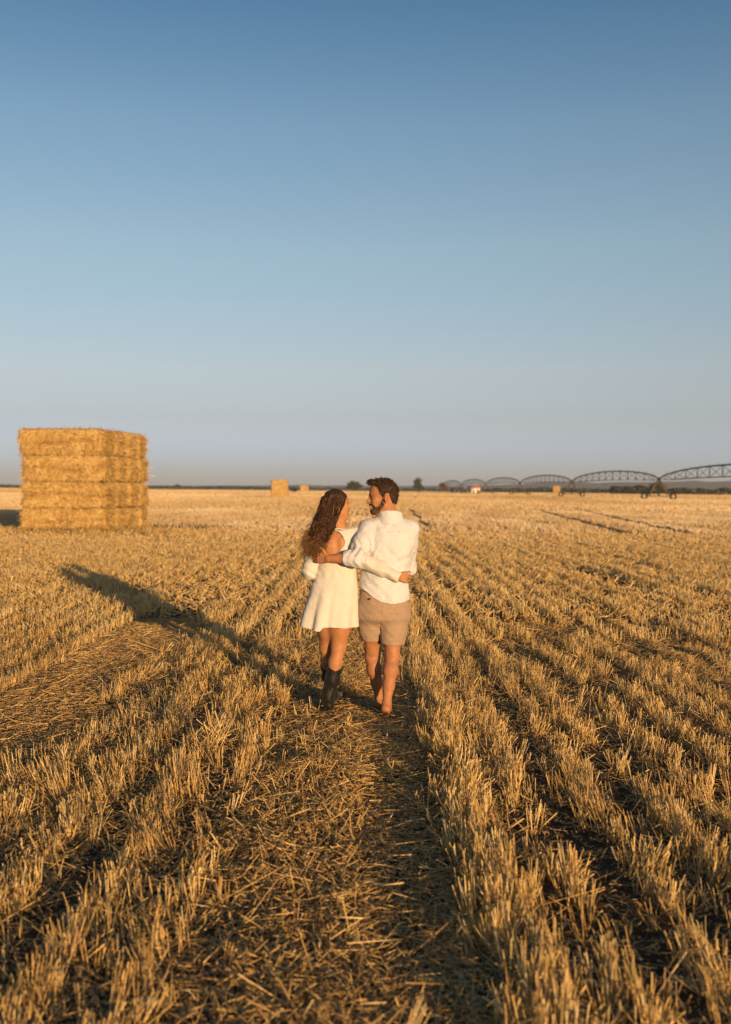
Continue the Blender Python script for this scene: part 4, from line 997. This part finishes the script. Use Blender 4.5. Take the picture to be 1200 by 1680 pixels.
    I = S.copy(); I.F += .012; In = I.F
    S.F = np.where(np.broadcast_to(S.ax[2][None, None, :], S.F.shape) < 1.02, np.maximum(S.F, -In), S.F)
    # open the neck and the cuffs
    S.cap(nb+[0, 0, .02], nb+[0, 0, .12], .060, .066, .004, 'sub'); S.cap(cuff+ax*.004, cuff+ax*.08, .048, .05, .003, 'sub')
    so = emit('shirt', S, M_shirt, root, 2, .4)
    def on(Fd, px, py, out=.0005):
        q = P(px, py, YM-.1); i, k_ = [int(np.clip(round((q[a]-Fd.lo[a])/Fd.h), 0, Fd.n[a]-1)) for a in (0, 2)]
        col = Fd.F[i, :, k_]; j = int(np.argmax(col < 0)); t = col[j-1]/(col[j-1]-col[j]+1e-9) if j else 0
        return np.array([q[0], Fd.lo[1]+(j-1+t)*Fd.h-out, q[2]])
    sm = MB(); sm.tube([on(S, px, 871.5+.0018*(px-639)**2) for px in np.linspace(606, 671, 16)], .0022, 5)
    sm.tube([on(S, 601+(px-601), py) for px, py in zip((604, 607, 609, 610, 609), (876, 886, 896, 906, 914))], .0018, 5); sm.build('seam', M_shirt, so, True)
    # collar standing round the neck
    C = Field(nb-.16, nb+.16, .0036)
    cb = nb+np.array([.004, .0, -.006])
    def ring(x, y, z):
        X, Y, Z = x-cb[0], y-cb[1], z-cb[2]; zt = np.clip((Z+.01)/.06, -1, 1.5)
        r = np.sqrt((X/1.0)**2+((Y+.002)/.97)**2); base = .098-.007*zt
        d = np.abs(r-base)-.0045; slope = .062-.28*(Y+.04)
        return np.maximum(np.maximum(d, Z-slope), -(Z+.028))
    C.put(ring, nb-.14, nb+.14)
    C.cap(cb+[-.088, .01, .030], cb+[-.108, .055, -.040], .012, .008, .012, flat=((1, .2, .3), 1.8))
    C.shift(lambda x, y, z: .0015*wob(x, y, z, 40, 3.0))
    emit('collar', C, M_shirt, so, 2, .4)
    # ---- shorts
    T = Field((-.30, 7.88, .44), (.46, 8.56, .98), .0046)
    T.loft([sec(960, 597, 668, .118), sec(985, 588.5, 670.5, .132), sec(1002, 588, 671, .142), sec(1016, 589, 670, .132), sec(1028, 608, 652, .045)], .0)
    def legtube(top, hem, r1, r2, r3):
        T.chain([top, top*.45+hem*.55, hem+(hem-top)*.3], [r1, r2, r3], .05)
    hemL, hemR = P(610.0, 1050.5, 8.25), P(643.5, 1056, 8.185)
    legtube(P(609.5, 1003, YM+.01), hemL, .098, .088, .086); legtube(P(648.5, 1003, YM), hemR, .107, .098, .097)
    zl, zr = hemL[2], hemR[2]; xm = P(622, 1040, YM)[0]
    def crease(x, y, z):
        c = P(628, 1020, YM)
        rad = np.sqrt((x-c[0])**2+(z-c[2])**2); an = np.arctan2(z-c[2], x-c[0])
        return .0040*np.sin(an*4+rad*14+.8)*np.clip(rad*9, 0, 1)*np.exp(-rad*7)+.0040*wob(x, y, z, 18, 2.2)+.0024*wob(x, y, z, 44, .3)
    T.shift(crease)
    for dy in np.linspace(-.20, .20, 15): T.cap(P(624, 1023, YM+dy), P(621.5, 1085, YM+dy), .004, .020, .016, 'sub')
    T.cut(lambda x, y, z: np.where(x < xm, zl+.02*(x-hemL[0]), zr-.06*(x-hemR[0]))-z)
    for (a, b, r) in ((P(609.5, 1003, YM+.01), hemL, .078), (P(648.5, 1003, YM), hemR, .090)): T.cap(a*.4+b*.6, b+(b-a)*.35, r*.85, r, .004, 'sub')
    to = emit('shorts', T, M_shorts, root, 2, .4)
    def seam(pts, r, nm='seam'):
        q = MB(); q.tube(pts, r, 5); q.build(nm, M_shorts, to, True)
    seam([on(T, 627.5-.02*(py-990), py) for py in np.linspace(992, 1021, 9)], .0022)
    seam([on(T, px, 1052.0+.05*(px-643)) for px in np.linspace(630, 659, 9)], .0020); seam([on(T, px, 1045.5) for px in np.linspace(601, 618, 7)], .0020)
    seam([on(T, px, 1006-.03*(px-650)) for px in np.linspace(642, 660, 7)], .0028, 'pocket_welt')
    m = MB(); m.lathe([(0, -.006), (.007, -.005), (.008, 0), (.007, .003), (0, .004)], P(607, 983, YM-.135)+[0, .005, 0], (-.25, -1, 0), 12); m.build('button', M_button, to, True)
    return root
def tint_from_noise(o, base, amp, f):
    me = o.data; n = len(me.vertices); co = np.empty(n*3, np.float32); me.vertices.foreach_get('co', co); co = co.reshape(-1, 3)
    t = base+amp*(noise2(co[:, 0]*f+co[:, 1]*f*.6, co[:, 2]*f*.45, 77)-.5)+.5*amp*(noise2(co[:, 0]*f*.3, co[:, 2]*f*.2+co[:, 1]*f*.2, 78)-.5)
    a = me.attributes.new('tint', 'FLOAT', 'POINT'); a.data.foreach_set('value', np.clip(t, 0, 1).astype(np.float32))

# ------------------------------------------------------------------ the woman
def woman():
    YW = 8.20
    root = empty('person', (P(540, 1170, 8.2)[0], 8.2, 0), 0, 'woman in a short cream dress and black boots, long wavy brown hair', 'person')
    H = Frame(P(553.5, 829, YW), R(66), R(3), R(-4), .90)
    sh_l, sh_r = P(519.5, 884, YW+.01), P(583, 880, YW+.01)
    el_l, wr_l = P(508.5, 938, YW-.01), P(521, 944, YW+.20)
    el_r, wr_r = P(593, 919, 8.105), P(652.5, 946.0, 8.060)
    hip_l, kn_l, an_l = P(541, 985, YW), P(536.5, 1062, 8.34), P(543.5, 1140, 8.46)
    hip_r, kn_r, an_r = P(561, 985, YW), P(556, 1060, 8.23), P(538.5, 1150, 8.20)
    an_r[2] = max(an_r[2], .10)
    F = Field((-.56, 7.84, -.02), (.44, 8.86, 1.80), .0042)
    build_head(F, H, True)
    nb = P(556, 869, YW+.01)
    F.cap(H(-.03, 0, -.05), nb, .046, .050, .03); F.cap(H(.01, 0, -.07), nb+[.0, .025, -.01], .040, .046, .03)
    def sec(py, x0, x1, dep, dy=0.0):
        a, b = P(x0, py, YW), P(x1, py, YW); return (a[2], (a[0]+b[0])/2, YW+dy, (b[0]-a[0])/2, dep)
    F.loft([sec(874, 530, 575, .060), sec(884, 522, 582, .082), sec(900, 524, 581, .094), sec(920, 527, 580, .090), sec(940, 527, 580, .086), sec(962, 522, 582, .10), sec(988, 518, 583, .118), sec(1002, 522, 582, .11)], .02)
    F.cap(nb, sh_l, .040, .044, .035); F.cap(nb, sh_r, .040, .044, .035)
    F.chain([sh_l, el_l, wr_l], [.042, .034, .024], .025); F.chain([sh_r, el_r, wr_r], [.042, .034, .024], .025)
    # shoulder blades and the groove of the spine
    F.ell(P(541, 893, YW-.074), (.034, .014, .050), None, .03); F.ell(P(562, 893, YW-.074), (.030, .014, .050), None, .03)
    F.cap(P(553.5, 878, YW-.104), P(551.5, 930, YW-.104), .010, .012, .025, 'sub')
    for hp, kn, an in ((hip_l, kn_l, an_l), (hip_r, kn_r, an_r)):
        F.chain([hp, hp*.4+kn*.6, kn], [.088, .075, .057], .04)
        ax_ = an-kn; F.chain([kn, kn+ax_*.30+np.array([0, -.014, 0]), kn+ax_*.65, an], [.052, .051, .038, .032], .03)
        F.cap(an, an+np.array([0, .03, -.02]), .032, .028, .02)
    fingers(F, wr_r, (.84, .42, -.20), (0.1, .05, 1), (.3, -1, 0), .90, .75, 1, (.85, .2, .28), .03)
    fingers(F, wr_l, (.5, .7, .1), (0, -.2, 1), (-.7, .5, 0), .90, .8, 1)
    emit('body', F, M_skin_w, root, 2, .4)
    face_parts(H, root, M_skin_w, M_lip_w, True, True)
    # ---- dress
    D = Field((-.58, 7.88, .62), (.34, 8.56, 1.50), .0046)
    hemz = P(540, 1028, YW)[2]
    # bodice with shoulders
    bod_skirt = [sec(869, 533, 577, .062), sec(878, 520, 586, .086), sec(890, 518.5, 586.5, .100), sec(905, 521, 585, .104), sec(922, 522, 584.5, .104), sec(940, 517.5, 585.5, .112)]
    # skirt, swung to her left
    def sk(X, Yn, z):
        t = np.clip((1.05-z)/(1.05-hemz), 0, 1.2); an = np.arctan2(Yn, X)
        return t**1.1*(.042*np.sin(7*an+1.9+t*.9)+.02*np.sin(11*an-.6)+.08*np.exp(-((an+2.50)/.15)**2)-.12*np.exp(-((an+2.16)/.13)**2)+.08*np.exp(-((an+1.86)/.13)**2)-.08*np.exp(-((an+1.60)/.10)**2))
    D.loft(bod_skirt+[sec(955, 513.5, 586.5, .124), sec(975, 507, 587.5, .142), sec(995, 500, 588, .158), sec(1015, 494.5, 588, .170), sec(1034, 489.5, 588.3, .180), sec(1042, 488, 588.5, .182)], .0, warp=sk, p=2.3)
    D.cap(nb+[0, 0, -.022], sh_l, .040, .052, .03); D.cap(nb+[0.01, 0, -.024], sh_r+[.012, 0, .012], .040, .060, .03)
    # long puffed sleeves
    D.chain([sh_l+[.004, 0, 0], sh_l*.5+el_l*.5+[-.008, 0, 0], el_l], [.050, .058, .056], .03); D.chain([el_l, el_l*.45+wr_l*.55, wr_l], [.056, .050, .034], .03)
    D.chain([sh_r+[.012, 0, .010], sh_r*.5+el_r*.5+[.008, 0, 0], el_r], [.060, .058, .050], .03); D.chain([el_r, el_r*.45+wr_r*.55, wr_r+[-.006, 0, 0]], [.060, .058, .041], .03)
    ar = (wr_r-el_r)/np.linalg.norm(wr_r-el_r); al = (wr_l-el_l)/np.linalg.norm(wr_l-el_l)
    def wr(x, y, z):
        s = (x-el_r[0])*ar[0]+(z-el_r[2])*ar[2]; near = np.exp(-((z-el_r[2]-(x-el_r[0])*-.45)**2)/.006)*np.clip((x-P(588, 940, YW)[0])*40, 0, 1)
        el = np.exp(-((x-el_l[0])**2+(z-el_l[2])**2)/.006)
        waist = np.exp(-((z-1.08)/.03)**2)
        return .0065*near*np.sin(s*48+z*70+2*np.sin(s*19))+.0035*el*np.sin(z*110+x*60)+.0040*wob(x, y, z, 16, 1.2)+.0009*wob(x, y, z, 44, .2)+.0025*waist*np.sin(x*90)
    D.shift(wr)
    # the hem dips a little at the fold on her left
    hxp = np.array([P(q, 1028, YW)[0] for q in (480, 490, 507, 520, 527, 531, 545, 565, 588, 600)]); hzp = np.array([P(q, w, YW-.1)[2] for q, w in ((480, 1026), (490, 1026.5), (507, 1031), (520, 1034), (527, 1034), (531, 1029), (545, 1028), (565, 1029.5), (588, 1030), (600, 1030))])
    D.cut(lambda x, y, z: np.where(y < YW+.02, np.interp(x, hxp, hzp), np.interp(x, hxp, hzp)+.03)-z)
    I = D.F+.013
    zz = np.broadcast_to(D.ax[2][None, None, :], D.F.shape); xx = np.broadcast_to(D.ax[0][:, None, None], D.F.shape)
    D.F = np.where((zz < .95) & (xx < P(589.5, 990, YW)[0]), np.maximum(D.F, -I), D.F)
    # neckline and the round open back under a small tie at the nape
    D.cap(nb+[0, 0, .012], nb+[0, .0, .1], .050, .058, .006, 'sub')
    D.ell(nb+[.004, .07, .0], (.060, .07, .05), None, .006, 'sub')
    ob = P(543.5, 890, YW-.10)
    def hole(x, y, z):
        u = (x-ob[0])/.0015; v = z-ob[2]
        poly = [(P(549, 870.5, 8.1)[0], P(549, 870.5, 8.1)[2]), (P(556, 873, 8.1)[0], P(556, 873, 8.1)[2]), (P(562.5, 880, 8.1)[0], P(562.5, 880, 8.1)[2]), (P(566, 888, 8.1)[0], P(566, 888, 8.1)[2]), (P(565, 894, 8.1)[0], P(565, 894, 8.1)[2]), (P(557, 905, 8.1)[0], P(557, 905, 8.1)[2]), (P(548, 911.5, 8.1)[0], P(548, 911.5, 8.1)[2]), (P(537, 912, 8.1)[0], P(537, 912, 8.1)[2]), (P(526, 906, 8.1)[0], P(526, 906, 8.1)[2]), (P(519.5, 897, 8.1)[0], P(519.5, 897, 8.1)[2]), (P(523, 884, 8.1)[0], P(523, 884, 8.1)[2]), (P(535, 874, 8.1)[0], P(535, 874, 8.1)[2])]
        return np.maximum(sd_poly(poly, x+0*y+0*z, z+0*x+0*y), y-(YW-.035))
    D.put(hole, (-.45, 7.95, 1.1), (-.05, 8.2, 1.5), .003, 'sub')
    D.cap(wr_r+ar*.002, wr_r+ar*.10, .030, .035, .003, 'sub'); D.cap(wr_l+al*.002, wr_l+al*.1, .028, .03, .003, 'sub')
    do = emit('dress', D, M_dress, root, 2, .4)
    m = MB(); a, b = P(540, 869.5, YW-.082), P(562, 868.0, YW-.078)
    m.tube([P(531, 873.5, YW-.085), P(541, 870, YW-.087), P(548, 868.3, YW-.088), P(556, 867.5, YW-.086), P(566, 869, YW-.078)], [.005, .005, .0055, .005, .005], 6); m.build('neck_tie', M_dress, do, True)
    # ---- hair: a swept mass and its wavy locks, blown out to her left
    A = Field((-.60, 7.90, 1.05), (.08, 8.42, 1.80), .0046)
    A.ell(H(-.022, .0, .040), np.array([.104, .086, .100])*H.k, H.M)
    A.ell(H(.028, .0, .055), np.array([.066, .078, .070])*H.k, H.M, .02)
    A.ell(H(-.060, -.010, .0), np.array([.080, .082, .095])*H.k, H.M, .03)
    hp_ = [(.094, .108), (.082, .078), (.068, .045), (.055, .012), (.034, -.004), (.004, .006), (-.012, .014), (-.040, .012), (-.050, -.060), (-.13, -.085), (-.15, .05), (-.10, .13), (-.02, .165), (.05, .145)]
    A.cut(lambda x, y, z: (lambda q: sd_poly(hp_, q[0], q[2]))(H.loc(x, y, z)))
    spine = [P(534, 838, YW-.055), P(532, 858, YW-.095), P(522, 880, YW-.120), P(511, 898, YW-.125)]
    A.chain(spine, [.046, .066, .048, .010], .05)
    A.chain([P(535, 850, YW-.09), P(520, 885, YW-.10), P(505, 900, YW-.09)], [.05, .030, .006], .04); A.chain([P(540, 860, YW-.12), P(531, 882, YW-.13), P(521, 900, YW-.13)], [.048, .030, .006], .04)
    A.shift(lambda x, y, z: .0045*np.sin((x*.86+z*.5)*95+4*np.sin((z*.86-x*.5)*15+y*20))+.004*wob(x, y, z, 30, .7)+.002*wob(x, y, z, 90, 1.1))
    ho = emit('hair', A, M_hair_w, root, 1, .3); tint_from_noise(ho, .26, .5, 120)
    V, Q = A.skin(); r2 = np.random.default_rng(12)
    top = V[(V[:, 2] > P(545, 872, YW)[2])]; lq = H.loc(top[:, 0], top[:, 1], top[:, 2]); top = top[~((lq[0] > -.035) & (lq[2] < .03))]; N = 4600; p = top[r2.choice(len(top), N)]
    m_ = 16; s = np.linspace(0, 1, m_)
    ends = np.stack([P(px, py, YW+dy) for px, py, dy in zip(r2.normal(511, 10.0, N), r2.normal(896, 11, N), r2.normal(-.115, .03, N))])
    zt = np.clip((p[:, 2]-1.35)/.35, 0, 1)
    hang = r2.uniform(.50, 1.05, N)
    c1 = p+np.stack([-.03-.01*r2.random(N), np.where(p[:, 1] < YW, -.045, .0)+r2.normal(0, .012, N), -.05-.07*zt], -1)
    mid = np.stack([P(529, 872, YW-.125) for _ in range(N)])+r2.normal(0, 1, (N, 3))*np.array([.038, .026, .032])
    e = mid+(ends-mid)*hang[:, None]
    B0, B1, B2, B3 = (1-s)**3, 3*s*(1-s)**2, 3*s*s*(1-s), s**3
    path = p[:, None]*B0[:, None]+c1[:, None]*B1[:, None]+mid[:, None]*B2[:, None]+e[:, None]*B3[:, None]
    ph = r2.uniform(0, 6.28, N); fr = r2.uniform(2.4, 4.2, N); amp = .021*s[None]**.8*r2.uniform(.5, 1.5, (N, 1))
    w = np.sin(ph[:, None]+fr[:, None]*6.28*s[None])
    path = path+np.stack([w*amp, np.cos(ph[:, None]*1.7+fr[:, None]*6.0*s[None])*amp*.8, w*amp*.5], -1)
    rad = (.0024*(1-.72*s**2))[None]*r2.uniform(.5, 1.4, (N, 1))
    tt = np.clip(r2.normal(.36, .20, (N, 1))+.56*s[None]**1.3+r2.normal(0, .02, (N, m_)), 0, 1)  # tint climbs along each lock, painting sunlit waves into the lower hair
    V1, Q1, t1 = ribbon_tubes(path, rad, tt, 3); mesh_obj('locks', V1, [Q1], M_hair_w, ho, True, t1)
    # fly-away hairs in the light
    N = 90; p = top[r2.choice(len(top), N)]; q1 = p+np.stack([-.05-.03*r2.random(N), r2.normal(-.02, .03, N), r2.normal(-.04, .03, N)], -1)
    e = np.stack([P(px, py, YW-.08) for px, py in zip(r2.normal(509, 12, N), r2.uniform(840, 905, N))])+r2.normal(0, .02, (N, 3)); s = np.linspace(0, 1, 12)
    path = p[:, None]*((1-s)**2)[:, None]+q1[:, None]*(2*s*(1-s))[:, None]+e[:, None]*(s*s)[:, None]
    path = path+np.stack([np.sin(ph[:N, None]+s*14)*.008*s, np.cos(ph[:N, None]+s*11)*.008*s, np.sin(ph[:N, None]*2+s*9)*.006*s], -1)
    V1, Q1, t1 = ribbon_tubes(path, np.broadcast_to(.0008*(1-.5*s), (N, 12)), np.full((N, 12), .85), 3); mesh_obj('stray_hair', V1, [Q1], M_hair_w, ho, True, t1)
    # ---- boots
    def boot(kn, an, top_px, Y, toe, heel_lift):
        ax_ = an-kn; ax_ = ax_/np.linalg.norm(ax_); tz = P(600, top_px, Y)[2]
        tpt = kn+ax_*((kn[2]-tz)/-ax_[2])
        B = Field(np.minimum(tpt, an)-.20, np.maximum(tpt, an)+[.2, .36, .16], .004)
        f = np.array([toe[0], toe[1], 0]); f /= np.linalg.norm(f); sd = np.array([f[1], -f[0], 0])
        hl = np.array([an[0], an[1], 0.0])-f*.030; hl[2] = heel_lift
        B.chain([tpt+ax_*-.07, tpt+ax_*.10, an+[0, 0, .05], an], [.058, .057, .046, .042], .02)
        bl = hl+f*.175; bl[2] = .024; toe_ = hl+f*.275; toe_[2] = .022
        B.chain([an, hl+[0, 0, .055]], [.042, .036], .03); B.chain([hl+[0, 0, .052], bl+[0, 0, .02], toe_], [.036, .036, .016], .03); B.cap(an+f*.03, bl+[0, 0, .022], .042, .030, .04)
        c = tpt
        B.cut(lambda x, y, z: (z-tz)-.044*np.abs(np.clip(((x-c[0])*sd[0]+(y-c[1])*sd[1])/.058, -1, 1))**1.2+.022)
        B.shift(lambda x, y, z: .0022*np.sin(z*75+8*np.sin(x*25+y*18))*np.exp(-((z-.17)/.10)**2)+.0012*wob(x, y, z, 40, .8))
        B.cap(tpt+ax_*-.10, tpt+ax_*.05, .051, .049, .004, 'sub')
        bo = emit('boot', B, M_boot, root, 2, .4)
        S_ = Field(hl-.1, hl+[.15, .4, .1], .004)
        S_.cap(hl+[0, 0, .036], np.array([hl[0], hl[1], max(.004, hl[2]-.004)])+f*.006, .034, .029, .0); S_.cut(lambda x, y, z: np.maximum(z-(hl[2]+.040), (hl[2]-.004)-z))
        G_ = S_.copy(); G_.F[:] = 1; G_.cap(hl+f*.05+[0, 0, .028], toe_+[0, 0, -.012], .026, .014, 0, flat=((0, 0, 1), 2.6)); S_.F = np.minimum(S_.F, G_.F)
        emit('sole', S_, M_sole, bo, 1, .3)
        # stitched scallops and pull straps on the shaft
        st = MB()
        for sg in (-1, 1):
            st.tube([tpt+sd*sg*.056+[0, 0, .012+.016], tpt+sd*sg*.0620+[0, 0, -.01], tpt+sd*sg*.0600+ax_*.055], .006, 5)
        for q in range(3):
            pts = []
            for t in np.linspace(-1, 1, 11):
                th = -math.pi/2+t*1.2; rr = .0585
                pts.append(tpt+ax_*(.045+q*.035+.03*(1-abs(t))*(1 if q % 2 else .6))+(sd*math.sin(t*1.25)-f*math.cos(t*1.25))*rr*(1-.10*(.045+q*.035)/.1))
            st.tube(pts, .0016, 4)
        st.build('stitching', M_boot, bo, True)
    boot(kn_l, an_l, 1092, 8.36, (.28, 1), .030); boot(kn_r, an_r, 1095, 8.22, (-.16, 1), .022)
    return root
man(); woman()
